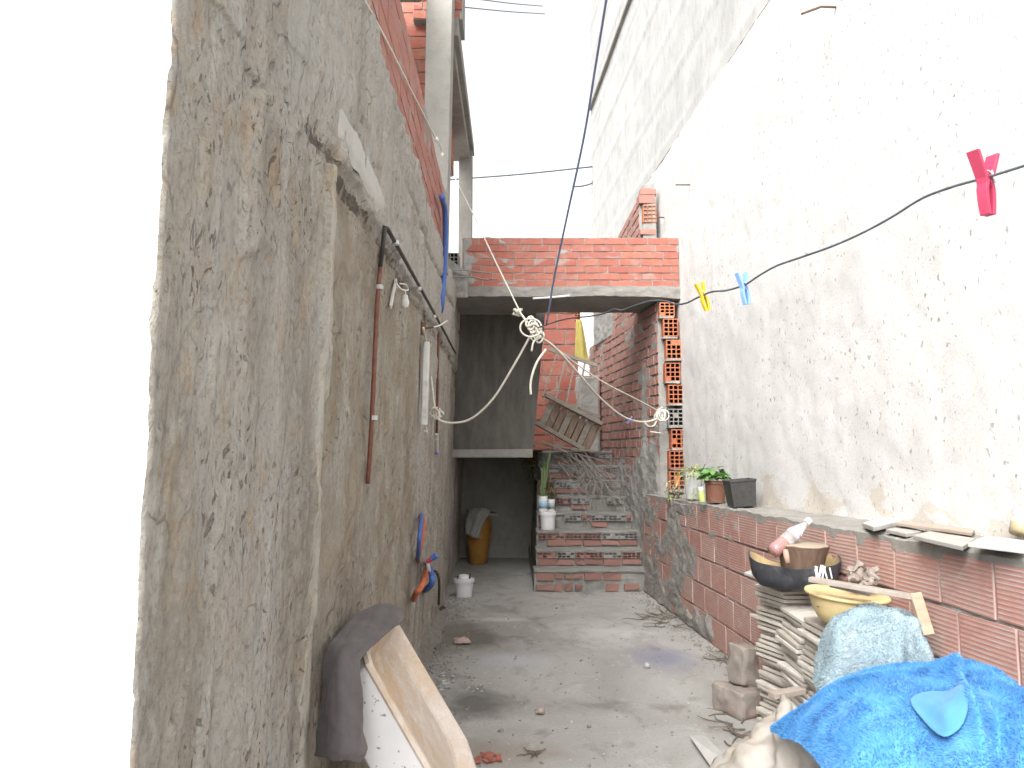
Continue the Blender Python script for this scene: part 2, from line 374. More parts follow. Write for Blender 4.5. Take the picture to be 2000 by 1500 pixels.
# ------------------------------------------------------------------ brick walls built brick by brick
def brickwall(name, parent, fr, L, H, bw, bh, j, mats, thick, seed=1, smear=None, cell=.03, skip=None, proud=.006, top=None, back=True, rag=.0):
    """fr(u,v,d): point on the wall, d = out of the face.  One mesh: mortar bed (mat 1) and bricks (mat 0)."""
    r = random.Random(seed); mb = MB()
    sm = smear or (lambda u, v: 0.0)
    def surf(s, t):
        u, v = s * L, t * H
        e = .0075 * fbm(u * 7 + seed, v * 9, seed * 3.1, 4) + sm(u, v)
        ed = 1.0 if 0 < s < 1 and 0 < t < 1 else 0.0
        if t == 1 and rag: v += rag * fbm(u * 5, 1.1, seed)
        return fr(u, v, (-.004 + e) * ed - (.004 * (1 - ed)))
    nu, nv = max(2, int(L / cell)), max(2, int(H / cell))
    mb.grid(surf, nu, nv, 1, lambda s, t: (s * L, t * H))
    A = [fr(0, 0, -.004), fr(L, 0, -.004), fr(L, H, -.004), fr(0, H, -.004)]
    B = [fr(0, 0, -thick), fr(L, 0, -thick), fr(L, H, -thick), fr(0, H, -thick)]
    mb.quad(B[1], B[0], B[3], B[2], 1)
    for i in range(4):
        k = (i + 1) % 4; mb.quad(A[k], A[i], B[i], B[k], 1, [(0, 0), (1, 0), (1, thick), (0, thick)])
    rows = int(round(H / (bh + j)))
    ph = H / rows
    for row in range(rows):
        u = -r.uniform(.0, .12) - (bw * .5 if row % 2 else 0)
        while u < L:
            u0, u1 = max(u, 0.004), min(u + bw, L - .004)
            v0, v1 = row * ph + j * .5, (row + 1) * ph - j * .5
            u += bw + j
            if u1 - u0 < .03: continue
            if skip and skip((u0 + u1) / 2, (v0 + v1) / 2, r): continue
            mb.tone = r.random()
            d = [proud * r.uniform(.3, 1.0) for _ in range(4)]; a = r.uniform(-.003, .003)
            uo = r.uniform(0, 5)
            f = [fr(u0, v0 + a, d[0]), fr(u1, v0 - a, d[1]), fr(u1, v1 - a, d[2]), fr(u0, v1 + a, d[3])]
            bk = [fr(u0, v0 + a, -.03), fr(u1, v0 - a, -.03), fr(u1, v1 - a, -.03), fr(u0, v1 + a, -.03)]
            mb.quad(*f, 0, [(u0 + uo, v0), (u1 + uo, v0), (u1 + uo, v1), (u0 + uo, v1)])
            for i in range(4):
                k = (i + 1) % 4
                mb.quad(f[k], f[i], bk[i], bk[k], 0, [(uo, 0), (uo + .1, 0), (uo + .1, .03), (uo, .03)])
    mb.tone = .5
    return mb.build(name, mats, parent)
def hollow(mb, O, U, Vv, N, w, h, d, nx, ny, t, m=0, mh=1, hd=None, fill=0.0, r=rng, uo=0):
    """block with nx x ny real holes in its front face; O = lower left front corner, N out of the face"""
    hd = hd or d * .9; O = V3(O); tw = min(.0035, t * .4)
    cw = (w - t * (nx + 1)) / nx; ch = (h - t * (ny + 1)) / ny
    us = [0]; vs_ = [0]
    for i in range(nx): us += [us[-1] + t, us[-1] + t + cw]
    us.append(w)
    for i in range(ny): vs_ += [vs_[-1] + t, vs_[-1] + t + ch]
    vs_.append(h)
    q = lambda u, v, dd=0.0: O + U * u + Vv * v - N * dd
    for i in range(2 * nx + 1):
        for jx in range(2 * ny + 1):
            a, b, c, e = us[i], us[i + 1], vs_[jx], vs_[jx + 1]
            if i % 2 and jx % 2 and r.random() >= fill:
                mb.quad(q(a, c, hd), q(b, c, hd), q(b, e, hd), q(a, e, hd), mh)
                for (p1, p2) in (((a, c), (b, c)), ((b, c), (b, e)), ((b, e), (a, e)), ((a, e), (a, c))):
                    mb.quad(q(*p1), q(*p2), q(*p2, hd), q(*p1, hd), mh if True else m)
            else:
                mb.quad(q(a, c), q(b, c), q(b, e), q(a, e), m, [(a + uo, c), (b + uo, c), (b + uo, e), (a + uo, e)])
    for (p1, p2) in (((0, 0), (w, 0)), ((w, 0), (w, h)), ((w, h), (0, h)), ((0, h), (0, 0))):
        mb.quad(q(*p2), q(*p1), q(*p1, d), q(*p2, d), m, [(uo, 0), (uo + .2, 0), (uo + .2, .2), (uo, .2)])
    mb.quad(q(w, 0, d), q(0, 0, d), q(0, h, d), q(w, h, d), m)

# ------------------------------------------------------------------ LEFT: unfinished house
house = thing('unfinished_house', 'unfinished house on the left with rough cement wall, white end and brick upper storey', 'house', (-1.2, 1.3, 0))
LTOP = 3.12
corner = [PL(255, 1500), PL(345, 0)]
def cornerY(z):
    a, b = corner; return a.y + (b.y - a.y) * (z - a.z) / (b.z - a.z)
def lwd(Y, z):
    d = .010 * fbm(Y * 5, z * .7, 1.3, 5) + .006 * fbm(Y * 22, z * 5, 4.2, 4) + .012 * fbm(Y * 1.3, z * .9, 7.7, 3)
    seam = 2.42 + .05 * fbm(Y * 2.2, 0, 3.3, 4) - .22 * (1 - sstep(1.7, 2.25, Y)) * 0
    b = sstep(seam - .016, seam + .016, z) * sstep(1.85, 2.3, Y + .12 * fbm(z * 6, 2, 1, 3))
    d += .024 * b
    gr = 2.86 + .03 * fbm(Y * 2.5, 5, 9, 3)
    d -= .03 * math.exp(-((z - gr) / .02) ** 2) * sstep(3.4, 4.2, Y)
    # long trowel flake near the camera
    d += .014 * sstep(.0, .02, .2 - abs(z - 2.12 - .3 * (Y - 1.65)) + .05 * fbm(Y * 7, z * 4, 2, 3)) * sstep(1.5, 1.54, Y) * (1 - sstep(1.72, 1.75, Y + .03 * fbm(z * 8, 3, 3, 2)))
    pk = noise.noise(V3((Y * 30, z * 12, 3)))
    d -= .012 * sstep(.42, .6, pk)
    vs1 = noise.noise(V3((Y * 9, z * .25, 11)))
    d += .006 * sstep(.1, .3, vs1)
    wob = .012 * fbm(z * 1.6, 3, 8, 3); bl = 1 - sstep(2.36, 2.42, z)
    d += .014 * bl * sstep(2.17, 2.185, Y + wob) * (1 - sstep(2.265, 2.28, Y + wob))      # upright board ridge
    d -= .016 * bl * sstep(2.275, 2.30, Y + wob) * (1 - sstep(3.6, 4.6, Y))              # panel set back beyond it
    d -= .012 * bl * math.exp(-((Y + wob - 2.33) / .022) ** 2)
    d += .009 * bl * sstep(3.02, 3.04, Y + wob * 2) * (1 - sstep(3.12, 3.14, Y + wob * 2))
    pl = fbm(Y * 2.4, z * 1.9, 21.0, 3)
    d += .009 * sstep(.08, .12, pl + .06 * fbm(Y * 14, z * 14, 3, 3)) - .006 * sstep(.30, .33, pl)
    k = sstep(1.18, 1.34, Y)
    return d * (.4 + .6 * k)
mb = MB(); NY, NZ = 430, 340; Y1 = 10.7
def zmap(t):
    q = t * NZ
    if q < 160: return 2.28 * q / 160
    if q < 280: return 2.28 + .30 * (q - 160) / 120
    return 2.58 + (LTOP - 2.58) * (q - 280) / 60
def lwf(s, t):
    z = zmap(t); y0 = cornerY(z); Y = y0 * (Y1 / y0) ** s
    jag = .007 * fbm(z * 26, 4, 4, 5) * (1 - sstep(0, .02, s)) + 0
    far = -.03 * sstep(7.52, 7.56, Y + .02 * fbm(z * 3, 1, 1, 2))
    k = 1 - sstep(9, 10.7, Y)
    return V3((LW(Y, z) + lwd(Y, z) + far - .006 * (s == 0), Y - jag, z))
mb.grid(lwf, NY, NZ, 0, lambda s, t: (cornerY(zmap(t)) * (Y1 / cornerY(zmap(t))) ** s, zmap(t)))
mb.quad((LW(1.3, LTOP) + .0, 1.3, LTOP), (LW(Y1, LTOP), Y1, LTOP), (-3.2, Y1, LTOP), (-3.2, 1.3, LTOP), 0)
aw = mb.build('alley_wall', M_rough, house, smooth=True)
aw['label'] = 'rough grey-brown cement wall scored with vertical board marks'
# smooth mortar smear along the beam
mb = MB()
pa = [(648, 222), (690, 300), (738, 400), (752, 440)]; pb = [(632, 250), (668, 330), (722, 405), (740, 450)]
def patf(s, t):
    Y = 2.18 + 1.1 * s; z = 2.47 + (.03 + .10 * math.sin(math.pi * min(1, .12 + s * .9)) ** .6) * t + .02 * fbm(Y * 5, t * 2, 2, 3)
    ed = min(1, 6 * min(s, 1 - s, t * .6 + .0, 1 - t))
    return V3((LW(Y, z) + .022 + .009 * ed + .004 * fbm(Y * 4, z * 8, 3, 3), Y, z))
mb.grid(patf, 50, 10); mb.build('mortar_patch', M_patch, house, smooth=True)
# white end wall facing the photographer
mb = MB()
def whf(s, t):
    z = 3.6 * t; y0 = cornerY(z)
    x1 = LW(y0, z) - .008; x = -3.2 + (x1 + 3.2) * (1 - (1 - s) ** 1.6)
    return V3((x, y0 + .034 + .006 * fbm(x * 5, z * 5, 2, 5) + .004 * fbm(x * 18, z * 30, 5, 3), z))
mb.grid(whf, 110, 160, 0, lambda s, t: (-3.2 + 2.6 * (1 - (1 - s) ** 1.6), 3.6 * t))
mb.quad((-3.2, 1.2, 0), (-3.2, 10.7, 0), (-3.2, 10.7, 3.3), (-3.2, 1.2, 3.6))
ew = mb.build('end_wall', M_white, house, smooth=True); ew['label'] = 'white plastered end wall at the left edge'
# brick parapet above the wall
PXL = lambda Y: -.515 - .01 * Y
brickwall('brick_parapet', house, lambda u, v, d: V3((PXL(1.25 + u) + d, 1.25 + u, LTOP - .02 + v)), 4.83, .60, .30, .10, .014, [M_brick_up, M_mortar], .16, 11,
          smear=lambda u, v: .006 * fbm(u * 2, v * 3, 8, 3) + (.010 * max(0, fbm(u * 1.3, v * 2 + 4, 1, 3))), rag=.02)
mb = MB()
A = [V3((-.76, 6.1, LTOP - .1)), V3((-.556, 6.1, LTOP - .1)), V3((-.556, 6.35, LTOP - .1)), V3((-.76, 6.35, LTOP - .1))]
B = [V3((-.73, 6.1, 6.6)), V3((-.495, 6.1, 6.6)), V3((-.495, 6.35, 6.6)), V3((-.73, 6.35, 6.6))]
i0 = [mb.vert(p) for p in A]; i1 = [mb.vert(p) for p in B]
for k in range(4): mb.face([i0[k], i0[(k + 1) % 4], i1[(k + 1) % 4], i1[k]])
mb.face(i1)
bevel(mb.build('column', M_col, house), .006)
mb = MB(); mb.box((-.582, 9.09, 4.05), (.165, .18, 2.4)); bevel(mb.build('column', M_slab, house), .006)
mb = MB(); mb.box((-.615, 7.8, 5.32), (.27, 2.8, .16), jit=.008); mb.box((-.64, 7.85, 5.2), (.22, 2.5, .12)); mb.box((-1.95, 4.2, 5.5), (2.3, 4.0, .16)); bevel(mb.build('roof_slab', M_slab, house), .008)  # last box: unseen roof piece out of frame, added to shade the brick infill
brickwall('brick_infill', house, lambda u, v, d: V3((-2.4 + u, 6.5 - d, LTOP + v)), 1.66, 3.3, .30, .10, .012, [M_brick, M_mortar], .12, 5)
brickwall('brick_lintel', house, lambda u, v, d: V3((-.68 + d, 6.6 + u, 4.66 + v)), 1.75, .5, .30, .10, .012, [M_brick, M_mortar], .12, 6)
brickwall('brick_stub', house, lambda u, v, d: V3((-.9 + u, 6.42 - d, 5.402 + v)), .45, .6, .22, .08, .012, [M_brick, M_mortar], .35, 8)
mb = MB(); hollow(mb, (-.70, 7.72, 3.45), V3((1, 0, 0)), V3((0, 0, 1)), V3((0, -1, 0)), .13, .14, .25, 3, 3, .01)
mb.build('hollow_brick', [M_slab, M_hole], house)

# ------------------------------------------------------------------ RIGHT: tall building
tall = thing('tall_building', 'tall light grey building on the right with pitted cement render and a board-marked concrete band', 'building', (2.2, 4, 0))
ZL = 4.8
mb = MB()
def rbf(s, t):
    Y = -.6 + 9.6 * s; z = (ZL + .02 * fbm(Y * 6, 1, 1, 4) + .012 * fbm(Y * 30, 1, 1, 2)) * t
    d = .012 * fbm(Y * .8, z * .8, 3, 4) + .004 * fbm(Y * 6, z * 6, 4, 3) - .002 * sstep(.45, .6, noise.noise(V3((Y * 17, z * 11, 2))))
    return V3((RB(Y) - d, Y, z))
mb.grid(rbf, 330, 200, 0, lambda s, t: (9.6 * s, ZL * t), flip=True)
mb.quad((RB(-.6), -.6, ZL), (RB(9), 9, ZL), (RB(9) + .3, 9, ZL), (RB(-.6) + .3, -.6, ZL))
mb.quad((RB(9), 9, 0), (RB(9) + .3, 9, 0), (RB(9) + .3, 9, ZL), (RB(9), 9, ZL))
mb.build('rendered_wall', M_right, tall, smooth=True)
mb = MB(); YF = 13.2
def upf(s, t):
    Y = -.6 + (YF + .6) * s; z = 2.5 + 8.0 * t; k = (z - 2.5) / .62
    e = .006 * (int(k) % 2) + .012 * math.exp(-((k - round(k)) / .05) ** 2) + .008 * fbm(Y * .7, z * 2, 5, 4) + .004 * fbm(Y * 5, z * 12, 5, 3)
    return V3((RB(Y) + .045 - e, Y, z))
mb.grid(upf, 120, 160, 0, lambda s, t: (13.8 * s, 8 * t), flip=True)
mb.quad((RB(YF) + .04, YF, 0), (6, YF, 0), (6, YF, 10.5), (RB(YF) + .04, YF, 10.5))
mb.quad((RB(9) + .1, 9, 0), (RB(YF) + .04, YF, 0), (RB(YF) + .04, YF, 2.6), (RB(9) + .1, 9, 2.6))
mb.quad((6, -.6, 0), (RB(-.6) + .04, -.6, 0), (RB(-.6) + .04, -.6, 10.5), (6, -.6, 10.5))
mb.quad((RB(-.6) + .04, -.6, 10.5), (RB(YF) + .04, YF, 10.5), (6, YF, 10.5), (6, -.6, 10.5))
mb.build('upper_wall', M_upper, tall, smooth=True)
# floor ledge high up and leaning conduit lines
mb = MB(); mb.box((RB(7.0) + .03, 7.0, 7.75), (.07, 12.3, .05), Matrix.Rotation(math.atan(.06), 3, 'Z')); mb.build('floor_ledge', M_slab, tall)
M_rust = simple('rusty_iron', (.11, .075, .055), (.17, .10, .06), .85, 40)
def pr(px, py, off=0.0): return PP(px, py, 2.204 + off, -.06)
for pts in ([(1632, 14, .0), (1604, 13, -.12), (1566, 27, -.3)], [(1348, 361, 0), (1320, 361, -.16)], [(1297, 425, 0), (1284, 424, -.1)]):
    mb = MB(); q = [pr(x, y, o) for x, y, o in pts]; mb.tube(q, .007, 6); mb.build('rebar', M_rust, tall)

# ------------------------------------------------------------------ low brick wall with ledge
low = thing('low_brick_wall', 'low red ribbed-brick wall with a cement ledge along the right side', 'wall', (1.7, 4, 0))
LOL = 7.5
def lowtop(Y): return 1.103 + (1.045 - 1.103) * (Y - 2.58) / (6.5 - 2.58)
def lofr(u, v, d):
    Y = 8.1 - u; k = lowtop(Y) / 1.1
    return V3((LO(Y) - d, Y, v * k))
def losm(u, v):
    Y = 8.1 - u
    a = .016 * sstep(5.2, 6.9, Y + .9 * fbm(Y * 1.6, v * 2.4, 5, 3)) * sstep(-.3, .15, fbm(Y * 1.7, v * 2.1, 9, 4))
    a += .014 * sstep(.30, .1, v + .12 * fbm(Y * 2, 3, 3, 3)) * sstep(-.1, .2, fbm(Y * 2.5, v * 3, 2, 3))
    a += .006 * sstep(.1, .5, fbm(Y * 2.1 + 3, v * 4.5, 12, 4)) + .004 * fbm(Y * 16, v * 16, 2, 3)
    return a - .001 + .003 * fbm(Y * 24, v * 24, 7, 3)
brickwall('brick_face', low, lofr, LOL, 1.1, .30, .20, .016, [M_brick_lo, M_mortar_lo], .14, 3, smear=losm, cell=.018, proud=.009)
mb = MB()
def ledge(s, t):
    Y = 8.0 - 7.4 * s; zf = lowtop(Y); zb = 1.05 + (1.147 - 1.05) * (7.5 - Y) / 4.56
    x0 = LO(Y) - .004 + .010 * fbm(Y * 5, 2, 2, 4); x1 = RB(Y) + .03
    z = zf + .012 + (zb - zf - .012) * t + .010 * fbm(Y * 4, t * 2, 3, 4) + .006 * fbm(Y * 20, t * 6, 3, 3)
    if t == 0: z = zf - .035 - .02 * max(0, fbm(Y * 4, 9, 9, 3))
    return V3((x0 + (x1 - x0) * max(0, (t - .08) / .92), Y, z))
mb.grid(ledge, 300, 14, 0, lambda s, t: (7.4 * s, .3 * t), flip=True)
mb.build('ledge', M_mortar_lo, low, smooth=True, auto=R(50))

# ------------------------------------------------------------------ stair wall (right of the steps)
YS = 7.6
stw = thing('stair_side_wall', 'red brick wall patched with grey mortar along the right of the steps, its raw end showing hollow bricks', 'wall', (1.6, 8, 0))
def stfr(u, v, d):
    Y = YS + .12 + u; return V3((SW(Y) - d, Y, v))
def stsm(u, v):
    return (.022 * sstep(1.75, 1.15, v + .35 * fbm(u * 1.5, v * 1.5, 4, 4) + .10 * u) + .010 * sstep(.05, .4, fbm(u * 2.6, v * 1.6, 6, 4)) + .008 * fbm(u * 9, v * 9, 3, 4) + .02 * math.exp(-((u - .55) / .12) ** 2) * sstep(2.8, 2.2, v)) - .004
brickwall('brick_face', stw, stfr, 3.5, 3.06, .20, .085, .026, [M_brick_st, M_mortar], .16, 21, smear=stsm, cell=.03)
def stfr2(u, v, d):
    Y = 8.36 + u; return V3((SW(Y) - d, Y, 3.0 + v * (1 - .12 * u)))
brickwall('upper_brick_face', stw, stfr2, 2.4, 1.42, .20, .085, .026, [M_brick_st, M_mortar], .15, 22, smear=lambda u, v: .012 * fbm(u * 2, v * 2, 4, 4) - .002 + .03 * sstep(.9, 2, u))
# hollow bricks of the raw end, one over the other
X_, Z_, Nn = V3((1, 0, 0)), V3((0, 0, 1)), V3((0, -1, 0))
zz = 0.98; k = 0
tops = [878, 833, 790, 747, 705, 660, 618, 590]
rows = [(1308, 878, 915), (1312, 836, 876), (1306, 796, 832), (1306, 749, 789), (1300, 706, 745), (1302, 661, 701), (1296, 620, 657), (1289, 588, 618), (1309, 918, 958)]
for (px, y0, y1) in rows:
    a = P(px, y1, YS + .0); b = P(px, y0, YS + .0); h = (b.z - a.z)
    off = rng.uniform(-.02, .015); w_ = .155
    mb = MB(); mb.tone = rng.random(); dy = rng.uniform(0, .02)
    ang = rng.uniform(-.03, .03); U = V3((math.cos(ang), math.sin(ang), 0)); Nv = V3((math.sin(ang), -math.cos(ang), 0))
    hollow(mb, (a.x, YS + dy, a.z), U, Z_, Nv, w_, h - .012, .14, 3, 4, .011, 0, 1, hd=.12, fill=.04, uo=rng.random() * 4)
    mb.build('hollow_brick', [M_hollow if y0 != 796 else M_slab, M_hole], stw)
mb = MB()
for (px, y0, y1) in rows:
    a = P(px, y1, YS); mb.box((a.x + .075, YS + .075, a.z - .006), (.15, .14, .020), jit=.006)
mb.box((SW(YS) + .10, YS + .10, .5), (.16, .16, .96), jit=.01)
mb.build('mortar_bed', M_mortar, stw)
# upper raw end
mb = MB(); a = P(1256, 434, 8.3); hollow(mb, a, X_, Z_, Nn, .155, .20, .14, 3, 4, .011, 0, 1, hd=.12); mb.build('hollow_brick', [M_hollow, M_hole], stw)
mb = MB()
for (py0, py1, dx) in ((398, 380, -.03), (380, 367, -.015), (458, 447, -.02)):
    a = P(1252, py0, 8.3); b = P(1252, py1, 8.3); mb.tone = rng.random()
    mb.box((a.x + .10 + dx, 8.37, (a.z + b.z) / 2), (.18, .14, b.z - a.z - .012), jit=.008)
mb.build('brick_end', M_brick_st, stw)
mb = MB(); a = P(1256, 462, 8.3); mb.box((a.x + .08, 8.375, a.z + .25), (.14, .13, .75), jit=.01); mb.build('mortar_bed', M_mortar, stw)

# ------------------------------------------------------------------ landing bridging the alley
land = thing('overhead_landing', 'concrete landing with a red brick parapet bridging the alley above the steps', 'landing', (.5, 8, 2.9))
ZB = P(1100, 580, YS).z; ZT = P(1100, 560, YS).z
mb = MB()
XL, XR = -.66, RB(YS) + .01
def slabf(s, t):
    x = XL + (XR - XL) * s
    prof = [(0.9, 0), (0, 0), (0, 1), (.9, 1)]
    q = t * 3; i = min(2, int(q)); f = q - i
    a, b = prof[i], prof[i + 1]; yy = a[0] + (b[0] - a[0]) * f; zz = a[1] + (b[1] - a[1]) * f
    z = ZB + (ZT - ZB) * zz; Y = YS - .02 + yy
    Y += .012 * fbm(x * 6, z * 9, 3, 4); z += (.012 * fbm(x * 4, Y * 4, 8, 4) - .02 * (1 - zz) * sstep(.8, 1, s)) 
    if zz == 0: z += .01 * math.sin(Y * 40) * .3
    return V3((x, Y, z))
mb.grid(slabf, 150, 30, 0, lambda s, t: (s * 2.4, t * 2))
mb.quad((XL, YS + .9, ZB), (.28, YS + .9, ZB), (.28, YS + 1.1, ZB), (XL, YS + 1.1, ZB))
mb.quad((XL, YS + .88, ZT), (XR, YS + .88, ZT), (XR, YS + .88, ZB), (XL, YS + .88, ZB))
mb.build('slab', M_slab, land, smooth=True, auto=R(45))
ZP = P(1100, 463, YS).z
xl = P(903, 500, YS).x
brickwall('brick_parapet', land, lambda u, v, d: V3((xl + u, YS + .015 - d, ZT - .004 + v)), XR - xl - .015, ZP - ZT, .21, .062, .011, [M_brick, M_mortar], .12, 31,
          smear=lambda u, v: .004 * fbm(u * 14, v * 16, 5, 3) + .008 * sstep(.1, .5, fbm(u * 2.2, v * 9, 2, 4)) * sstep(1.9, .2, u) + .016 * sstep(.16, .02, u + .1 * fbm(v * 9, 1, 1, 3)), rag=.015, cell=.02)
mb = MB()
def stubf(s, t):
    x = -.66 + (xl + .06 + .66) * s; z = ZT - .12 + (.42 - .16 * s) * t
    return V3((x, YS - .03 + .025 * fbm(x * 9, z * 9, 4, 4) - .02 * math.sin(math.pi * s) * math.sin(math.pi * t), z))
mb.grid(stubf, 24, 26); mb.quad((-.66, YS, ZT + .3), (xl + .06, YS, ZT + .14), (xl + .06, YS + .2, ZT + .14), (-.66, YS + .2, ZT + .3))
mb.build('rough_mortar', M_mortar, land, smooth=True)
mb = MB()
for pts in ([(884, 527, 7.56), (915, 528, 7.45), (958, 534, 7.35)], [(886, 532, 7.56), (920, 540, 7.45), (955, 547, 7.35)], [(876, 540, 7.56), (915, 541, 7.5), (935, 543, 7.45)]):
    mb.tube([P(*p) for p in pts], .006, 6)
mb.build('rebar', simple('pale_rebar', (.3, .29, .27), (.2, .18, .16), .7, 40), land)
M_wtube = simple('white_tube', (.75, .74, .72), (.65, .64, .62), .5, 30)
mb = MB(); mb.tube([P(1041, 583, 7.52), P(1075, 581, 7.5), P(1112, 577.5, 7.5)], .010, 8); tag(mb.build('conduit_tube', M_wtube), 'short white plastic tube sticking out beneath the landing slab', 'tube')

# ------------------------------------------------------------------ dark room below, back walls
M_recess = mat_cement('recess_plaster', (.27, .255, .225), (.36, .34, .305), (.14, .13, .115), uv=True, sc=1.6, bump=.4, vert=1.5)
room = thing('storage_recess', 'dark concrete recess left of the steps with a hanging wall and a beam', 'recess', (-.2, 9.5, 0))
mb = MB(); YD = 8.62
xa = P(1066, 612, YD).x; xb = P(1040, 880, YD).x
def dwf(s, t):
    z = 1.44 + 1.75 * t; x1 = xb + (xa - xb) * t; x = -.76 + (x1 + .76) * s
    return V3((x, YD + .006 * fbm(x * 7, z * .8, 5, 4) + .004 * math.sin(x * 42), z))
mb.grid(dwf, 60, 50, 0, lambda s, t: (s, 1.7 * t))
mb.quad((xb, YD, 1.44), (xb, YD + .14, 1.44), (xa, YD + .14, 3.19), (xa, YD, 3.19))
mb.quad((-.76, YD + .14, 1.44), (-.76, YD + .14, 3.19), (xa, YD + .14, 3.19), (xb, YD + .14, 1.44))
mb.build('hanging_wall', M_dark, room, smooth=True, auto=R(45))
mb = MB(); mb.box((-.245, YD - .0, 1.468), (.96, .16, .09), jit=.004); bevel(mb.build('beam', M_slab, room), .006)
mb = MB(); mb.grid(lambda s, t: V3((-.9 + 1.3 * s, 10.62 + .008 * fbm(s * 5, t * 5, 2, 3), 1.5 * t)), 30, 30, 0, lambda s, t: (s, 1.5 * t))
mb.quad((-.9, 10.62, 1.5), (.4, 10.62, 1.5), (.4, YD + .1, 1.5), (-.9, YD + .1, 1.5))
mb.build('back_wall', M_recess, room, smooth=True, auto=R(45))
bb = thing('back_brick_wall', 'red brick wall at the top of the steps with open joints', 'wall', (.7, 10.4, 0))
brickwall('brick_face', bb, lambda u, v, d: V3((.18 + u, 10.4 - d, 2.55 + v)), .75, 1.1, .30, .20, .018, [M_brick, M_mortar], .14, 41, smear=lambda u, v: .010 * fbm(u * 3, v * 3, 8, 3) - .002, proud=.012)
brickwall('lower_brick_face', bb, lambda u, v, d: V3((.18 + u, 10.39 - d, 1.3 + v)), 1.05, 1.25, .30, .20, .018, [M_brick, M_mortar], .14, 42, smear=lambda u, v: .010 * fbm(u * 3, v * 3, 8, 3) - .002 + .03 * sstep(.65, .8, u), proud=.012)
mb = MB(); a = P(1122, 625, 10.37); hollow(mb, (a.x, 10.375, a.z), X_, Z_, Nn, .085, .12, .1, 2, 3, .009); mb.build('hollow_brick', [M_hollow, M_hole], bb)

# ------------------------------------------------------------------ steps
st = thing('staircase', 'rough brick and cement steps rising at the end of the alley', 'staircase', (.85, 8.1, 0))
zs = [.23 + .18 * i for i in range(8)]
rr = random.Random(5)
for i in range(8):
    Yf = 8.06 + .25 * i; z1 = zs[i]; z0 = 0 if i == 0 else zs[i - 1]
    xl_ = .255 + .012 * i - (.02 if i == 0 else 0) ; xr_ = SW(Yf) + .03
    if i == 0: xr_ = 1.44
    step = MB()
    # cement body, uneven
    def body(s, t, Yf=Yf, z1=z1, z0=z0, xl_=xl_, xr_=xr_):
        x = xl_ + (xr_ - xl_) * s
        prof = [(.02, z0 - .03), (.02, z0 + .02), (.012, z1 - .03), (-.008, z1 - .022), (-.012, z1 - .004), (.01, z1), (.3, z1 + .004)]
        q = t * 6; k = min(5, int(q)); f = q - k
        Y = Yf + prof[k][0] * (1 - f) + prof[k + 1][0] * f; z = prof[k][1] * (1 - f) + prof[k + 1][1] * f
        return V3((x, Y + .012 * fbm(x * 6, z * 9, i * 2.3, 4), z + .008 * fbm(x * 5, Y * 6, i + 3.1, 4)))
    step.grid(body, 70, 18, 0, lambda s, t: (s * 1.2, t * .4))
    step.quad((xl_, Yf + 2.5 - .25 * i, 0), (xl_, Yf + .015, 0), (xl_, Yf + .015, z1), (xl_, Yf + 2.5 - .25 * i, z1))
    x = xl_ + .012
    while x < xr_ - .06:          # bricks bedded in the riser
        bw_ = min(rr.choice((.2, .21, .2, .1)), xr_ - x)
        step.tone = rr.random(); zb = z0 + .012
        hb = (z1 - z0) - .10 if i else .075
        if i == 0: zb = .125
        if rr.random() < .85 - .06 * i:
            step.box((x + bw_ / 2, Yf + .014, zb + hb / 2), (bw_ - .012, .04, hb * rr.uniform(.6, .95)), m=1, jit=.008)
        if i == 0 and rr.random() < .75: step.box((x + bw_ / 2, Yf + .014, .05), (bw_ * rr.uniform(.6, .94), .04, .085 * rr.uniform(.6, 1)), m=1, jit=.010)
        if i > 0 and rr.random() < .93:
            hollow(step, (x + .004, Yf - .020 + rr.uniform(-.004, .005), z1 - .088), X_, Z_, Nn, bw_ - .008, .068, .05, 4 if bw_ > .15 else 2, 2, .0085, 0 if rr.random() < .6 else 1, 2, fill=.28, r=rr)
        x += bw_ + .004
    o = step.build('step', [M_step, M_brick_step, M_hole], st)
mb = MB(); mb.quad((.25, 10.1, zs[-1] + .002), (SW(10) + .1, 10.1, zs[-1] + .002), (SW(10) + .1, 10.5, zs[-1] + .002), (.25, 10.5, zs[-1] + .002)); mb.build('landing_top', M_step, st)

# ================================================================== things fixed to the left wall
M_pipe = simple('red_painted_pipe', (.13, .045, .035), (.20, .085, .06), .5, 30, .2)
M_blackpipe = simple('black_plastic', (.035, .034, .033), (.06, .058, .055), .5, 30, .15)
M_clip = simple('zinc_clip', (.55, .55, .54), (.4, .4, .39), .4, 40)
M_whitepl = simple('white_plastic', (.72, .72, .70), (.62, .62, .60), .45, 15, .1, dirt=(.45, .42, .37))
M_blue = simple('blue_plastic', (.09, .17, .46), (.06, .12, .36), .45, 12, .1)
M_orange = simple('orange_plastic', (.52, .15, .06), (.42, .10, .045), .5, 12, .1)
M_rope = simple('cream_rope', (.72, .69, .62), (.58, .55, .47), .9, 60, .5)
M_wire = simple('dark_wire', (.10, .12, .14), (.05, .06, .07), .5, 40)
pipe = thing('wall_pipe', 'slim red and black conduit pipe bent to an angle on the rough wall', 'pipe', PL(735, 700, .02))
mb = MB(); mb.tube(curve([PL(752, 443, .03), PL(745, 500, .028), PL(737, 590, .026), PL(729, 760, .024), PL(724, 860, .022), PL(718, 944, .012)], 6), .0095, 8); mb.build('red_pipe', M_pipe, pipe, True)
mb = MB(); mb.tube([PL(743, 520, .034), PL(752, 441, .06), PL(757, 447, .062), PL(790, 506, .062), PL(835, 588, .062), PL(868, 648, .06), PL(890, 690, .03)], .0095, 8); mb.build('black_pipe', M_blackpipe, pipe, True)
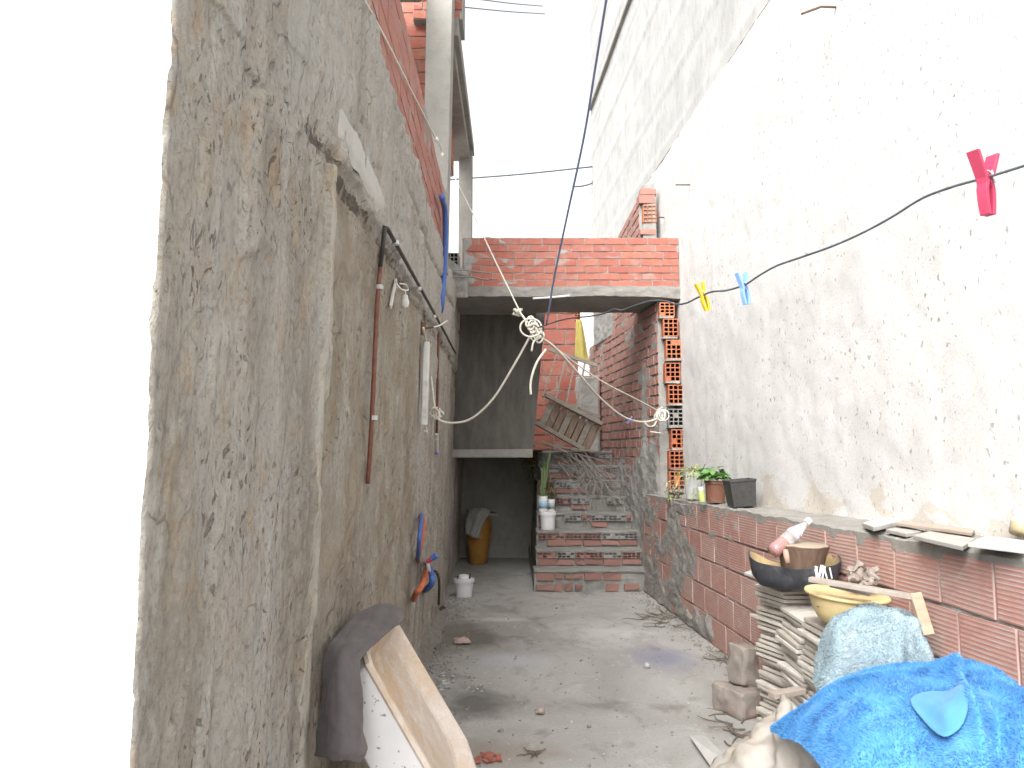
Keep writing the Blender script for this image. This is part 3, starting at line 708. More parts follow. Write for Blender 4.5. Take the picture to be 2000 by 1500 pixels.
for (x, y, o_) in ((741, 561, .03), (730, 816, .03), (772, 474, .064), (818, 564, .064), (848, 618, .062)):
    mb = MB(); p = PL(x, y, o_); mb.lathe([(.013, -.009), (.016, -.009), (.016, .009), (.013, .009)], p, 10); mb.build('clip', M_clip, pipe)
p2 = thing('water_pipe', 'thin rusty water pipe with a lilac tap knob near the wall corner', 'pipe', PL(855, 800, .02))
mb = MB(); mb.tube([PL(857, 640, .02), PL(855, 720, .02), PL(854, 800, .02), PL(853, 848, .02)], .010, 8); mb.build('pipe', M_pipe, p2, True)
mb = MB(); a = PL(853, 848, .03); b = PL(854, 884, .03); mb.tube([a, b], [.015, .011], 8); mb.bar(a + V3((.0, -.04, -.04)), a + V3((0, .04, -.04)), .014, .014); mb.build('valve', M_clip, p2)
mb = MB(); mb.lathe([(0.001, -.018), (.018, -.012), (.02, 0), (.014, .014), (.001, .018)], b, 10); mb.build('knob', simple('lilac_plastic', (.33, .24, .48), rough=.4), p2, True)
# white lamp batten
lamp = thing('lamp_batten', 'long white tube lamp batten hanging upright on the rough wall', 'lamp', PL(832, 830, .04))
mb = MB(); a = PL(834, 668, .05); b = PL(829, 830, .05); mb.bar(a, b, .075, .035, (1, 0, 0)); bevel(mb.build('housing', M_whitepl, lamp), .006)
mb = MB(); c_ = PL(829.5, 815, .07); mb.box(c_, (.02, .05, .012)); mb.build('bracket', M_clip, lamp)
mb = MB(); mb.tube([b, b + V3((.012, .01, -.02)), b + V3((.02, -.005, -.05)), b + V3((0, -.02, -.035))], .005, 6); mb.build('cord_tail', M_rope, lamp, True)
mb = MB(); a = PL(826, 642, .02); mb.lathe([(.02, -.04), (.02, .04)], a, 8); mb.tube([a, a + V3((.07, 0, .01))], .006, 6); tag(mb.build('wall_hook', M_rust), 'rusty iron hook in the rough wall holding the rope end', 'hook')
# bulb socket on a bit of cable
bs = thing('bulb_holder', 'bare bulb holder dangling on a looped cable between conduit arms', 'lamp', PL(790, 560, .03))
mb = MB(); mb.tube(curve([PL(774, 545, .01), PL(776, 556, .05), PL(786, 566, .07), PL(797, 566, .06), PL(792, 556, .04), PL(781, 554, .03)], 6), .004, 6); mb.build('cable', M_whitepl, bs, True)
mb = MB(); p = PL(791, 588, .05); mb.tube([PL(792, 566, .05), p], .004, 6); mb.lathe([(.001, -.035), (.018, -.028), (.022, -.005), (.016, .012), (.014, .03), (.001, .032)], p, 12); mb.build('bulb', simple('glass_white', (.75, .75, .73), rough=.15), bs, True)
mb = MB(); mb.bar(PL(773, 548, .02), PL(763, 600, .02), .022, .008, (1, 0, 0)); tag(mb.build('cable_strip', M_whitepl), 'short white plastic strip stuck on the rough wall beside the bulb holder', 'strip')
# blue cable duct at the corner
mb = MB(); mb.tube(curve([PL(863, 384, .06), PL(869, 410, .05), PL(869.5, 480, .045), PL(867, 540, .04), PL(862, 600, .03), PL(858, 612, -.02)], 8), .022, 8)
tag(mb.build('blue_cable_duct', M_blue, smooth=True), 'thick blue corrugated duct running down the house corner beside the landing', 'duct')
# lower hoses by the floor
def hose(pts, r, m, name, lab):
    mb = MB(); mb.tube(curve([PL(*p) for p in pts], 8), r, 9); tag(mb.build(name, m, smooth=True), lab, 'hose')
hose([(822, 1004, .0), (823, 1016, .05), (820, 1045, .07), (817, 1080, .05), (815, 1096, .0)], .014, M_blue, 'hose', 'blue hose coming out of the rough wall above the rubble')
hose([(826, 1008, .0), (828, 1020, .05), (825, 1050, .06), (819, 1080, .05), (816, 1100, .0)], .012, M_orange, 'hose', 'upper orange hose beside the blue one on the rough wall')
hose([(832, 1112, .05), (829, 1130, .10), (822, 1148, .10), (812, 1160, .07), (808, 1171, .02)], .018, M_orange, 'hose', 'lower thick orange hose hanging beneath the tap')
hose([(838, 1108, .04), (844, 1125, .10), (843, 1140, .10), (834, 1150, .06), (829, 1152, .0)], .022, M_blue, 'hose', 'short dark blue hose looping beside the tap')
tp = thing('wall_tap', 'small metal tap with pink and blue handle low on the rough wall', 'tap', PL(836, 1096, .04))
mb = MB(); a = PL(833, 1098, 0); b = PL(835, 1097, .12); mb.tube([a, b], .014, 8); mb.tube([b, b + V3((.01, .01, -.06))], .012, 8); mb.build('spout', M_clip, tp, True)
mb = MB(); mb.tube([b, P(844, 1091, b.y - .02)], .015, 8); mb.build('collar', simple('pink_plastic', (.6, .08, .16), rough=.4), tp)
mb = MB(); mb.tube([P(844, 1091, b.y - .02), P(853, 1084, b.y - .03)], .017, 8); mb.build('handle', M_blue, tp)
hose([(846, 1116, .05), (852, 1117, .12), (857, 1130, .13), (858, 1150, .12), (857, 1180, .10)], .010, M_blackpipe, 'hose', 'thin black hose curving down to the floor by the corner')
mb = MB(); mb.tube([PF(866, 1187, .025), PF(845, 1202, .02), PF(828, 1213, .02)], .02, 8); tag(mb.build('pipe_offcut', M_blackpipe), 'black pipe offcut lying on the floor at the wall foot', 'pipe')
def rock(c, r, seed, m, sq=(1, 1, .6), parent=None, name='stone'):
    mb = MB(); q = random.Random(seed); n1, n2 = 10, 7
    def f(s, t):
        a = s * 2 * math.pi; b = (t - .5) * math.pi; v = V3((math.cos(a) * math.cos(b), math.sin(a) * math.cos(b), math.sin(b)))
        k = 1 + .45 * fbm(v.x * 1.3 + seed, v.y * 1.3, v.z * 1.3, 3); 
        return V3(c) + V3((v.x * sq[0], v.y * sq[1], v.z * sq[2])) * r * k
    mb.grid(f, n1, n2); return mb.build(name, m, parent, smooth=True, auto=R(40))
M_stone = simple('pinkish_stone', (.40, .31, .27), (.30, .23, .20), .9, 25, .5)
M_rubble = simple('cement_rubble', (.26, .245, .22), (.18, .165, .145), .95, 18, .6)
M_chip = simple('white_chip', (.45, .45, .44), (.34, .34, .33), .8, 30)
# fallen mortar along the foot of the wall
mb = MB()
def fillet(s, t):
    Y = 3.2 + 3.9 * s; k = fbm(Y * 2.2, 1, 6, 4)
    wd = .05 + .07 * max(0, k) + .06 * sstep(4.9, 5.6, Y) ; hh = .05 + .08 * max(0, fbm(Y * 2.8, 4, 2, 4)) + .10 * sstep(5.2, 6.2, Y) * (1 - sstep(6.6, 7.1, Y))
    a = t; z = hh * (1 - a) ** 1.6 - .006; x = LW(Y, z) - .03 + (wd + .03) * a + .02 * fbm(Y * 9, t * 4, 3, 4)
    return V3((x, Y, max(-.01, z + .02 * fbm(Y * 12, t * 5, 8, 4) * (1 - t))))
mb.grid(fillet, 140, 14); tag(mb.build('mortar_rubble', M_rubble, smooth=True), kind='stuff', label='crumbled mortar heaped along the foot of the rough wall')

# ================================================================== loose things on the floor
def bucket(name, lab, c, r, h, m, parent_extra=None):
    t = thing(name, lab, 'bucket', c)
    mb = MB(); mb.lathe([(r * .86, 0), (r * .93, h * .5), (r, h * .88), (r * 1.0, h), (r * .95, h), (r * .9, h * .5), (r * .8, h * .04), (.001, h * .04)], c, 28); o = mb.build('body', m, t, True, auto=R(40))
    mb = MB(); mb.lathe([(r * .99, h * .80), (r * 1.09, h * .80), (r * 1.09, h * .985), (r * 1.05, h * 1.005), (r * .96, h * 1.002)], c, 28); mb.build('rim', m, t, True, auto=R(40))
    return t
M_bucket = simple('white_bucket_plastic', (.66, .66, .68), (.58, .58, .60), .45, 8, .05, dirt=(.42, .40, .38))
c = PF(906, 1166); c = V3((c.x, c.y + .02, .003)); hb = P(906, 1130, c.y).z
bk = bucket('bucket', 'white plastic bucket standing on the floor by the wall corner, cup inside', c, .098, hb, M_bucket)
mb = MB(); mb.lathe([(.045, hb - .06), (.055, hb + .035), (.050, hb + .035), (.042, hb - .055)], c + V3((0, -.01, 0)), 18); tag(mb.build('cup', M_bucket, smooth=True), 'small white cup standing in the floor bucket', 'cup')
mb = MB(); mb.tube([c + V3((.05, 0, hb - .05)), c + V3((.062, -.02, hb + .05))], .012, 6); tag(mb.build('scrap_stick', M_blackpipe), 'dark upright stick end poking out of the floor bucket on its right', 'stick')
mb = MB(); mb.tube([c + V3((-.07, -.03, hb - .03)), c + V3((-.06, -.04, hb + .03)), c + V3((-.085, -.04, hb + .02))], .010, 6); tag(mb.build('scrap_stick', M_blackpipe), 'bent dark stick end hooked over the left rim of the floor bucket', 'stick')
p = PF(902, 1258); rock(p + V3((0, 0, .025)), .055, 3, M_stone, (1.3, .8, .5)); tag(bpy.data.objects[-1] if False else C.objects[-1], 'flat pinkish stone on the dark floor stain', 'stone')
p = PF(1056, 1395); rock(p + V3((0, 0, .02)), .026, 5, M_stone); tag(C.objects[-1], 'round pink pebble in the middle of the floor', 'stone')
p = PF(1263, 1304); rock(p + V3((0, 0, .015)), .032, 8, M_chip, (.6, 1.1, .5)); tag(C.objects[-1], 'white stone chip beside the blue floor stain', 'stone')
p = PF(832, 1172); rock(p + V3((0, .1, .05)), .07, 9, simple('pale_clay', (.46, .32, .21), (.35, .25, .18), .9), (.8, .9, .9)); tag(C.objects[-1], 'ochre stone lump by the wall foot under the tap', 'stone')
p = PF(1382, 1236); rock(p + V3((0, 0, .06)), .06, 12, simple('tan_stone', (.42, .32, .22), (.3, .24, .18), .9), (.5, .8, 1)); tag(C.objects[-1], 'tan stone leaning on the foot of the low brick wall', 'stone')
mb = MB(); r = random.Random(61)
for i in range(2600):
    q = r.random(); Y = r.uniform(3.2, 8.0)
    if q < .4: x = LW(Y, 0) + .03 + abs(r.gauss(0, .13))
    elif q < .75: x = LO(Y) - .02 - abs(r.gauss(0, .10))
    elif r.random() < .4: x = r.uniform(-.6, 1.4)
    else: continue
    z = r.uniform(.003, .009) * (1 if r.random() < .93 else 2.0); mb.tone = r.random()
    mb.box((x, Y, z * .35), (z * r.uniform(.8, 1.8), z * r.uniform(.8, 1.8), z), Euler((r.uniform(-.4, .4), r.uniform(-.4, .4), r.uniform(0, 3))).to_matrix(), jit=z * .2)
tag(mb.build('grit', M_rubble, loc=(0, 0, 0)), 'fine cement grit strewn over the floor and along the wall feet', kind='stuff')
k0 = None
for i in range(46):
    if i < 16: px, py, r = 872 + rng.gauss(0, 9), 1336 + rng.gauss(0, 9), rng.uniform(.006, .016)
    elif i < 30: px, py, r = 928 + rng.gauss(0, 12), 1342 + rng.gauss(0, 8), rng.uniform(.004, .010)
    else: px, py, r = rng.uniform(880, 1380), rng.uniform(1260, 1480), rng.uniform(.004, .011)
    p = PF(px, py)
    if i < 5: k0 = rock(p + V3((0, 0, .004)), r, 50 + i, M_chip, (1, 1, .5), name='paint_chip'); o = k0
    else:
        o = k0.copy(); C.objects.link(o); o.location = p + V3((0, 0, .001)); o.scale = V3((1, 1, 1)) * (r / .016); o.rotation_euler = (0, 0, rng.uniform(0, 6))
    tag(o, 'tiny white chip of plaster scattered on the cement floor', 'chip', 'white chips on the floor')
M_shard = simple('brick_shard', (.33, .12, .085), (.24, .09, .07), .9, 20, .4)
for i in range(16):
    px, py = 958 + rng.gauss(0, 17), 1484 + rng.gauss(0, 7); p = PF(px, py); mb = MB()
    mb.box(p + V3((0, 0, .01)), (rng.uniform(.02, .06), rng.uniform(.01, .03), .012), Euler((rng.uniform(-.3, .3), rng.uniform(-.3, .3), rng.uniform(0, 3))).to_matrix(), jit=.005)
    tag(mb.build('brick_shard', M_shard), 'thin red brick shard in the small pile at the bottom edge', 'shard', 'brick shards on the floor')
M_twig = simple('dry_twig', (.16, .13, .10), (.10, .085, .07), .9, 40)
def twigs(n, cx, cy, sx, sy, L, lab, grp, seed):
    r = random.Random(seed)
    for i in range(n):
        p = PF(cx + r.gauss(0, sx), cy + r.gauss(0, sy)); a = r.uniform(0, 6.3); pts = [p + V3((0, 0, .008))]
        for k in range(4): a += r.uniform(-.7, .7); pts.append(pts[-1] + V3((math.cos(a), math.sin(a), r.uniform(-.1, .25))) * L / 4)
        for q in pts: q.z = max(q.z, .004)
        mb = MB(); mb.tube(pts, [.005, .0045, .004, .003, .002], 5)
        tag(mb.build('twig', M_twig), lab, 'twig', grp)
twigs(26, 1300, 1208, 22, 9, .22, 'dry twig in the scatter on the floor near the steps', 'twigs near the steps', 3)
twigs(10, 1410, 1288, 18, 8, .16, 'dark dry twig at the foot of the low wall near the tiles', 'twigs by the low wall', 4)
twigs(5, 1040, 1476, 10, 6, .10, 'dark twig bit on the floor by the brick shards', 'twigs by the shards', 5)
twigs(14, 1440, 1425, 16, 14, .2, 'dead dark sprig on the floor below the two loose bricks', 'sprigs below the bricks', 6)

# ---- tub leaning on the wall, lying on its side
M_tubin = mat_cement('stained_plastic_inside', (.47, .33, .20), (.58, .53, .49), (.32, .24, .16), sc=1.5, bump=.12, stain=.9, stainc=(.66, .63, .60))
def mat_tubout():
    m = Mat('speckled_white_plastic', .5, .3); co = m.obj()
    f = m.noise(co, 5, 6); c = m.mix(m.ramp(f, [(.3, 0), (.7, 1)]), (.60, .59, .60), (.68, .67, .67))
    v = m.noise(co, 48, 2, .5); c = m.mix(m.ramp(v, [(.66, 0), (.69, .75)]), c, (.16, .14, .12))
    g = m.noise(co, 4.5, 5, .7, .5); c = m.mix(m.ramp(g, [(.66, 0), (.70, .7)]), c, (.24, .21, .18))
    m.color(c); m.bump(f, .1); return m.done()
M_tubout = mat_tubout()
T1 = P(703, 1272, 2.46); T2 = P(770, 1213, 3.15)
T3 = P(905, 1435, 3.15)
e1 = (T2 - T1).normalized(); e2 = (T3 - T2); e2 = (e2 - e1 * e2.dot(e1)).normalized(); en = e2.cross(e1)
if en.x < 0: en = -en
W_ = (T2 - T1).length; L_ = (T2.z - .012) / -e2.z * .985; CH = L_ - (T3 - T2).dot(e2) - .02
tub = thing('plastic_tub', 'white plastic tub propped on its side, beige stained inside facing the alley', 'tub', PF(800, 1500) * 0 + V3((T1.x, T1.y, 0)))
def octo(ins, ch, n):
    a = ins; c0 = .05; cc = ch
    pts = [(a, a + c0), (a + c0, a), (W_ - a - c0 * .6, a), (W_ - a, a + c0 * .6), (W_ - a, L_ - a - cc), (W_ - a - cc * 1.45, L_ - a), (a + .06, L_ - a), (a, L_ - a - .06)]
    return [T1 + e1 * x + e2 * y + en * n for x, y in pts]
def loft(mb, rings, m=0):
    ids = [[mb.vert(p) for p in r] for r in rings]
    for i in range(len(ids) - 1):
        for k in range(8): mb.face([ids[i][k], ids[i][(k + 1) % 8], ids[i + 1][(k + 1) % 8], ids[i + 1][k]], None, m)
    return ids
mb = MB(); i = loft(mb, [octo(0, CH, 0), octo(.004, CH, -.03), octo(.025, CH, -.16), octo(.05, CH, -.17)]); mb.face(i[-1]); bevel(mb.build('shell', M_tubout, tub), .006, 2)
mb = MB(); i = loft(mb, [octo(0.0, CH, -.012), octo(-.006, CH, -.004), octo(-.004, CH, .010), octo(.012, CH, .012), octo(.022, CH, .004), octo(.05, CH, -.035), octo(.065, CH, -.042)]); mb.face(i[-1]); bevel(mb.build('inside', M_tubin, tub), .008, 3)
# ---- grey cloth over it
M_grey = mat_cloth('grey_purple_cloth', (.085, .074, .077), (.12, .107, .109), 6, 500, .3, patch=(.155, .135, .12))
rows_ = [[(742, 1180, 3.12), (765, 1184, 3.06), (785, 1190, 3.03), (783, 1212, 2.98)],
         [(712, 1190, 2.95), (740, 1190, 2.9), (765, 1200, 2.86), (772, 1222, 2.84)],
         [(688, 1212, 2.76), (708, 1218, 2.7), (735, 1230, 2.68), (752, 1242, 2.68)],
         [(662, 1240, 2.58), (680, 1246, 2.5), (702, 1256, 2.46), (722, 1268, 2.46)],
         [(644, 1270, 2.46), (656, 1276, 2.38), (676, 1286, 2.34), (700, 1294, 2.36)],
         [(632, 1320, 2.40), (648, 1330, 2.31), (672, 1345, 2.27), (700, 1352, 2.33)],
         [(626, 1390, 2.37), (644, 1396, 2.28), (672, 1410, 2.24), (706, 1418, 2.31)],
         [(622, 1440, 2.36), (642, 1446, 2.26), (674, 1456, 2.22), (712, 1458, 2.30)],
         [(620, 1474, 2.36), (640, 1480, 2.26), (672, 1484, 2.22), (700, 1486, 2.29)]]
def net(rows, nx, ny):
    R_ = [curve([P(*p) for p in r], nx) for r in rows]; n = len(R_[0])
    cols = [curve([r[k] for r in R_], ny) for k in range(n)]
    return cols                                        # cols[k][j]
def netgrid(mb, cols, disp=None, m=0):
    nu = len(cols) - 1; nv = len(cols[0]) - 1
    def f(s, t):
        i, j = round(s * nu), round(t * nv); p = cols[i][j]
        if disp:
            a = cols[min(i + 1, nu)][j] - cols[max(i - 1, 0)][j]; b = cols[i][min(j + 1, nv)] - cols[i][max(j - 1, 0)]
            n = a.cross(b); n = n.normalized() if n.length > 1e-9 else V3((0, 0, 1))
            if n.dot(V3((0, 0, CAMZ)) - p) < 0: n = -n
            p = p + n * disp(s, t, p)
        return p
    mb.grid(f, nu, nv, m)
mb = MB(); netgrid(mb, net(rows_, 12, 9), lambda s, t, p: .005 * math.sin(s * 15 + 3 * fbm(s * 2, t * 2, 4, 2)) * sstep(.3, .8, t) + .013 * fbm(s * 2.5, t * 5, 6, 5))
o = mb.build('grey_cloth', M_grey, smooth=True); solid(o, .006); tag(o, 'grey purple cloth draped over the propped plastic tub', 'cloth')

# ---- vase and what lies on it, in the recess
vc = PF(938, 1089); vc = V3((vc.x, 10.05, .002)); hv = P(938, 1003, vc.y).z
vase = thing('clay_jar', 'tall mustard-glazed clay jar standing in the dark recess', 'jar', vc)
M_jar = simple('mustard_glaze', (.34, .17, .035), (.26, .125, .03), .3, 14, .1, .5, dirt=(.17, .085, .03))
mb = MB(); mb.lathe([(.001, 0), (.105, 0), (.115, .02), (.135, hv * .25), (.165, hv * .55), (.178, hv * .72), (.165, hv * .86), (.13, hv * .95), (.12, hv), (.105, hv), (.12, hv * .93), (.001, hv * .9)], vc, 30); mb.build('body', M_jar, vase, True, auto=R(50))
mb = MB(); mb.lathe([(.158, hv * .5), (.166, hv * .52), (.17, hv * .54), (.166, hv * .57)], vc, 30); mb.build('ridge', M_jar, vase, True)
mb = MB(); mb.box(vc + V3((.04, -.02, hv + .015)), (.36, .34, .03), Euler((.02, .10, .3)).to_matrix(), jit=.008); tag(mb.build('cover_board', M_slab), 'grey board laid as a lid over the mustard jar', 'board')
mb = MB()
rows2 = [[(916, 996, 9.93), (932, 992, 9.83), (950, 994, 9.82), (958, 998, 9.86)], [(913, 1012, 9.9), (926, 1012, 9.80), (942, 1012, 9.78), (950, 1008, 9.83)], [(911, 1032, 9.88), (922, 1034, 9.80), (934, 1034, 9.79), (940, 1026, 9.82)], [(911, 1044, 9.88), (918, 1046, 9.82), (930, 1052, 9.80), (935, 1048, 9.82)]]
netgrid(mb, net(rows2, 8, 8), lambda s, t, p: .02 * math.sin(s * 14 + t * 2) * .6 + .02 * fbm(s * 3, t * 3, 2, 3)); o = mb.build('rag', mat_cloth('dirty_white_rag', (.34, .33, .31), (.26, .25, .23)), smooth=True); solid(o, .006); tag(o, 'dirty white rag hanging over the left side of the mustard jar', 'cloth')

# ================================================================== things on the steps
c = V3((P(1070, 1030, 8.68).x, 8.69, zs[2] + .004)); hb = .205
bucket('bucket', 'white plastic bucket standing on the left end of the third step', c, .093, hb, M_bucket)
def label_pot(px, Y, z, r, h, lab, cols_):
    c = V3((P(px, 1000, Y).x, Y, z)); t = thing('paint_pot', lab, 'pot', c)
    mb = MB(); mb.lathe([(r * .9, 0), (r, h), (r * .94, h), (r * .85, h * .7), (.001, h * .7)], c, 20); mb.build('body', cols_[0], t, True, auto=R(40))
    mb = MB(); mb.lathe([(r * .945, h * .25), (r * .985, h * .72)], c + V3((0, 0, 0)), 20, sx=1.02, sy=1.02); mb.build('label_band', cols_[1], t, True)
    return c + V3((0, 0, h))
M_lblue = simple('pale_blue_print', (.20, .38, .55), (.5, .58, .62), .5, 14)
M_lgreen = simple('grey_blue_print', (.18, .24, .27), (.45, .47, .45), .5, 18)
M_stem = simple('cactus_green', (.085, .13, .055), (.12, .16, .07), .6, 20)
M_leafd = simple('dark_leaf', (.085, .115, .045), (.14, .165, .07), .6, 12)
pA = label_pot(1061, 8.90, zs[3] + .003, .056, .19, 'white pot with blue print on the fourth step, tall stems in it', (M_whitepl, M_lblue))
pB = label_pot(1077, 8.93, zs[3] + .003, .042, .15, 'small pot with grey-green print on the fourth step', (M_whitepl, M_lgreen))
mb = MB(); r = random.Random(3)
for i in range(5):
    p0 = pA + V3((r.uniform(-.03, .03), r.uniform(-.02, .02), -.05)); L = r.uniform(.32, .62); a = r.uniform(-.12, .16)
    pts = [p0 + V3((a * k * k * .03 * L + r.uniform(-.008, .008), .02 * k * L, L * k / 6)) for k in range(7)]
    mb.tube(pts, [.018, .02, .017, .02, .018, .016, .006], 7)
tag(mb.build('cactus', M_stem, smooth=True), 'tall upright green cactus stems in the blue printed pot', 'plant', )
def leaf(mb, p, d, L, wd, up=V3((0, 0, 1)), droop=.3, m=0, n=4):
    d = d.normalized(); sd = d.cross(up); sd = sd.normalized() if sd.length > 1e-3 else V3((1, 0, 0)); pr = None
    for k in range(n + 1):
        t = k / n; c = p + d * L * t + V3((0, 0, -droop * L * t * t)); w_ = wd * math.sin(math.pi * (.12 + .86 * t)) * .5
        a, b = c - sd * w_, c + sd * w_
        if pr: mb.quad(pr[0], pr[1], b, a, m)
        pr = (a, b)
mb = MB(); r = random.Random(13); c0 = P(1034, 905, 9.45)
for i in range(300):
    b = c0 + V3((r.gauss(0, .06), r.gauss(0, .05), r.gauss(0, .12)))
    leaf(mb, b, V3((r.uniform(-1, 1), r.uniform(-1, .4), r.uniform(-.2, .8))), r.uniform(.06, .16), r.uniform(.008, .02), droop=.5, n=3)
pt = thing('plant_pot', 'dark trailing plant in a pot on the left edge of the upper steps', 'plant', V3((c0.x + .08, c0.y + .02, zs[5])))
mb.build('foliage', M_leafd, pt)
mb = MB(); mb.lathe([(.06, 0), (.08, .16), (.072, .16), (.06, .12), (.001, .12)], V3((c0.x + .085, c0.y + .02, zs[5] + .004)), 16); mb.build('pot', M_blackpipe, pt, True, auto=R(40))
# second leafy plant between
mb = MB(); r = random.Random(17)
for i in range(60):
    b = pB + V3((r.gauss(0, .03), r.gauss(0, .03), r.uniform(-.02, .22)))
    leaf(mb, b, V3((r.uniform(-1, 1), r.uniform(-1, 1), r.uniform(.2, 1.2))), r.uniform(.05, .12), r.uniform(.012, .022), n=3)
tag(mb.build('leafy_plant', simple('olive_leaf', (.09, .11, .045), (.13, .13, .06), .6, 10)), 'small olive leafed plant in the grey-green printed pot', 'plant')
# crate lying on its side
M_oldwood = mat_wood('old_grey_wood', (.19, .165, .135), (.31, .275, .235), 1, 0)
M_oldwood2 = mat_wood('brown_board', (.145, .10, .07), (.27, .21, .165), 1, 2)
crate = thing('wooden_crate', 'weathered brown wooden crate lying tilted on the upper steps', 'crate', P(1112, 875, 9.55))
Yc = 9.5
mb = MB(); mb.bar(P(1066, 772, Yc - .05), P(1176, 829, Yc - .05), .05, .055, (0, -1, .3)); bevel(mb.build('rail', M_oldwood, crate), .003)
mb = MB(); mb.bar(P(1040, 822, Yc - .1), P(1140, 878, Yc - .1), .05, .05, (0, -1, .3)); bevel(mb.build('rail', M_oldwood, crate), .003)
for i in range(8):
    t = (i + .5) / 8; a = P(1072 + 100 * t, 782 + 49 * t, Yc + .02); b = P(1050 + 98 * t, 832 + 48 * t, Yc - .03)
    mb = MB(); mb.bar(a, b, .016, .085 * rng.uniform(.85, 1.0), (a - b).cross(V3((0, 1, 0))), 0); o = mb.build('slat', M_oldwood2 if i % 3 else M_oldwood, crate)
mb = MB(); a = P(1172, 835, Yc); b = P(1150, 876, Yc); mb.bar(a, b, .14, .02, (1, 0, .4)); mb.build('end_board', M_oldwood2, crate)
mb = MB(); a = P(1074, 790, Yc + .1); b = P(1170, 836, Yc + .1); c3 = P(1146, 880, Yc + .1); d3 = P(1050, 834, Yc + .1); mb.quad(a, b, c3, d3); solid(mb.build('back_panel', M_oldwood2, crate), .01)
mb = MB(); mb.bar(P(1040, 866, 9.3), P(1160, 882, 9.35), .07, .02, (0, 0, 1)); mb.bar(P(1060, 862, 9.25), P(1110, 884, 9.2), .04, .02, (0, 0, 1)); tag(mb.build('loose_plank', M_oldwood), 'grey loose plank lying on the step edge under the crate', 'plank')
# old slatted rail leaning on the back wall
rail = thing('slatted_frame', 'grey slatted wooden frame leaning on the red back wall', 'frame', P(1110, 800, 9.75))
mb = MB(); mb.bar(P(1072, 682, 9.75), P(1166, 714, 9.75), .04, .045, (0, 0, 1)); bevel(mb.build('top_rail', M_oldwood, rail), .003)
for (x0, y0, x1, y1) in ((1087, 692, 1060, 775), (1104, 700, 1084, 785), (1123, 706, 1104, 795), (1142, 711, 1124, 805)):
    mb = MB(); mb.bar(P(x0, y0, 9.76), P(x1, y1, 9.68), .02, .075, (0, -1, 0)); mb.build('slat', M_oldwood, rail)
mb = MB(); mb.bar(P(1060, 770, 9.72), P(1172, 815, 9.72), .035, .04, (0, 0, 1)); mb.build('lower_rail', M_oldwood, rail)
# yellow cloth
mb = MB()
rowsY = [[(1126, 624, 9.9), (1130, 625, 9.88), (1136, 624, 9.9)], [(1125, 645, 9.9), (1132, 646, 9.86), (1140, 643, 9.9)], [(1124, 668, 9.9), (1134, 668, 9.86), (1145, 672, 9.9)], [(1123, 692, 9.9), (1134, 697, 9.86), (1148, 690, 9.9)], [(1126, 698, 9.9), (1138, 704, 9.86), (1152, 706, 9.9)]]
netgrid(mb, net(rowsY, 8, 6), lambda s, t, p: .012 * math.sin(s * 12)); o = mb.build('yellow_cloth', mat_cloth('yellow_cloth', (.42, .36, .11), (.36, .30, .09)), smooth=True); solid(o, .006); tag(o, 'yellow cloth hanging in the gap at the top of the steps', 'cloth')
# dry brushwood
mb = MB(); r = random.Random(23); M_brush = simple('dry_branches', (.22, .20, .18), (.34, .32, .29), .9, 30)
def branch(p, d, L, rad, depth):
    pts = [p]; n = 6
    for k in range(n):
        d = (d + V3((r.uniform(-.25, .25), r.uniform(-.25, .25), r.uniform(-.22, .18)))).normalized(); pts.append(pts[-1] + d * L / n)
    mb.tube(pts, [rad * (1 - .7 * k / n) for k in range(n + 1)], 4, cap=False)
    if depth:
        for k in range(3 + depth):
            j = r.randint(1, n - 1); dd = (d + V3((r.uniform(-.9, .9), r.uniform(-.6, .6), r.uniform(-.7, .5)))).normalized()
            branch(pts[j], dd, L * r.uniform(.3, .6), rad * .55, depth - 1)
for i in range(34):
    a = P(r.uniform(1085, 1150), r.uniform(875, 905), r.uniform(9.2, 9.6)); b = P(r.uniform(1170, 1262), r.uniform(930, 1060), r.uniform(8.55, 9.1))
    b.x = min(b.x, SW(b.y) - .05); branch(a, (b - a).normalized(), (b - a).length * r.uniform(.7, 1.05), r.uniform(.003, .0055), 2)
tag(mb.build('brushwood', M_brush), 'tangle of thin dry grey branches thrown over the right half of the steps', 'branches')

# ================================================================== ropes, wires and pegs
def ropeobj(name, pts, r_, lab, cat, m=M_rope, n=8, seg=6, group=None):
    mb = MB(); mb.tube(curve(pts, n), r_, seg); return tag(mb.build(name, m, smooth=True), lab, cat, group)
K = P(1042, 645, 5.0)
hook = PL(827, 641, .09)
ropeobj('clothes_rope', [hook, P(836, 690, 5.5), P(843, 745, 5.45), P(850, 800, 5.42), P(856, 818, 5.4), P(880, 826, 5.37), P(920, 818, 5.3), P(962, 780, 5.2), P(1000, 720, 5.1), K], .0078, 'cream rope sagging from the wall hook up to the big knot', 'rope')
mb = MB(); r = random.Random(4)
def loops(c, rx, rz, n, turns=1.0, seed=1, tilt=.5, rad=.0062):
    q = random.Random(seed)
    for i in range(n):
        a0 = q.uniform(0, 6.3); sx, sz = rx * q.uniform(.5, 1), rz * q.uniform(.5, 1); o_ = V3((q.gauss(0, rx * .35), q.gauss(0, rx * .3), q.gauss(0, rz * .35))); ty = q.uniform(-tilt, tilt)
        pts = []
        for k in range(15):
            a = a0 + 5.6 * turns * k / 14; pts.append(V3(c) + o_ + V3((sx * math.cos(a), ty * sx * math.sin(a + 1) + .004 * k / 14, sz * math.sin(a))))
        mb.tube(pts, rad, 6)
loops(P(852, 808, 5.4), .034, .040, 5, seed=2); tag(mb.build('rope_knot', M_rope, smooth=True), 'small looped knot in the cream rope beside the lamp batten', 'knot')
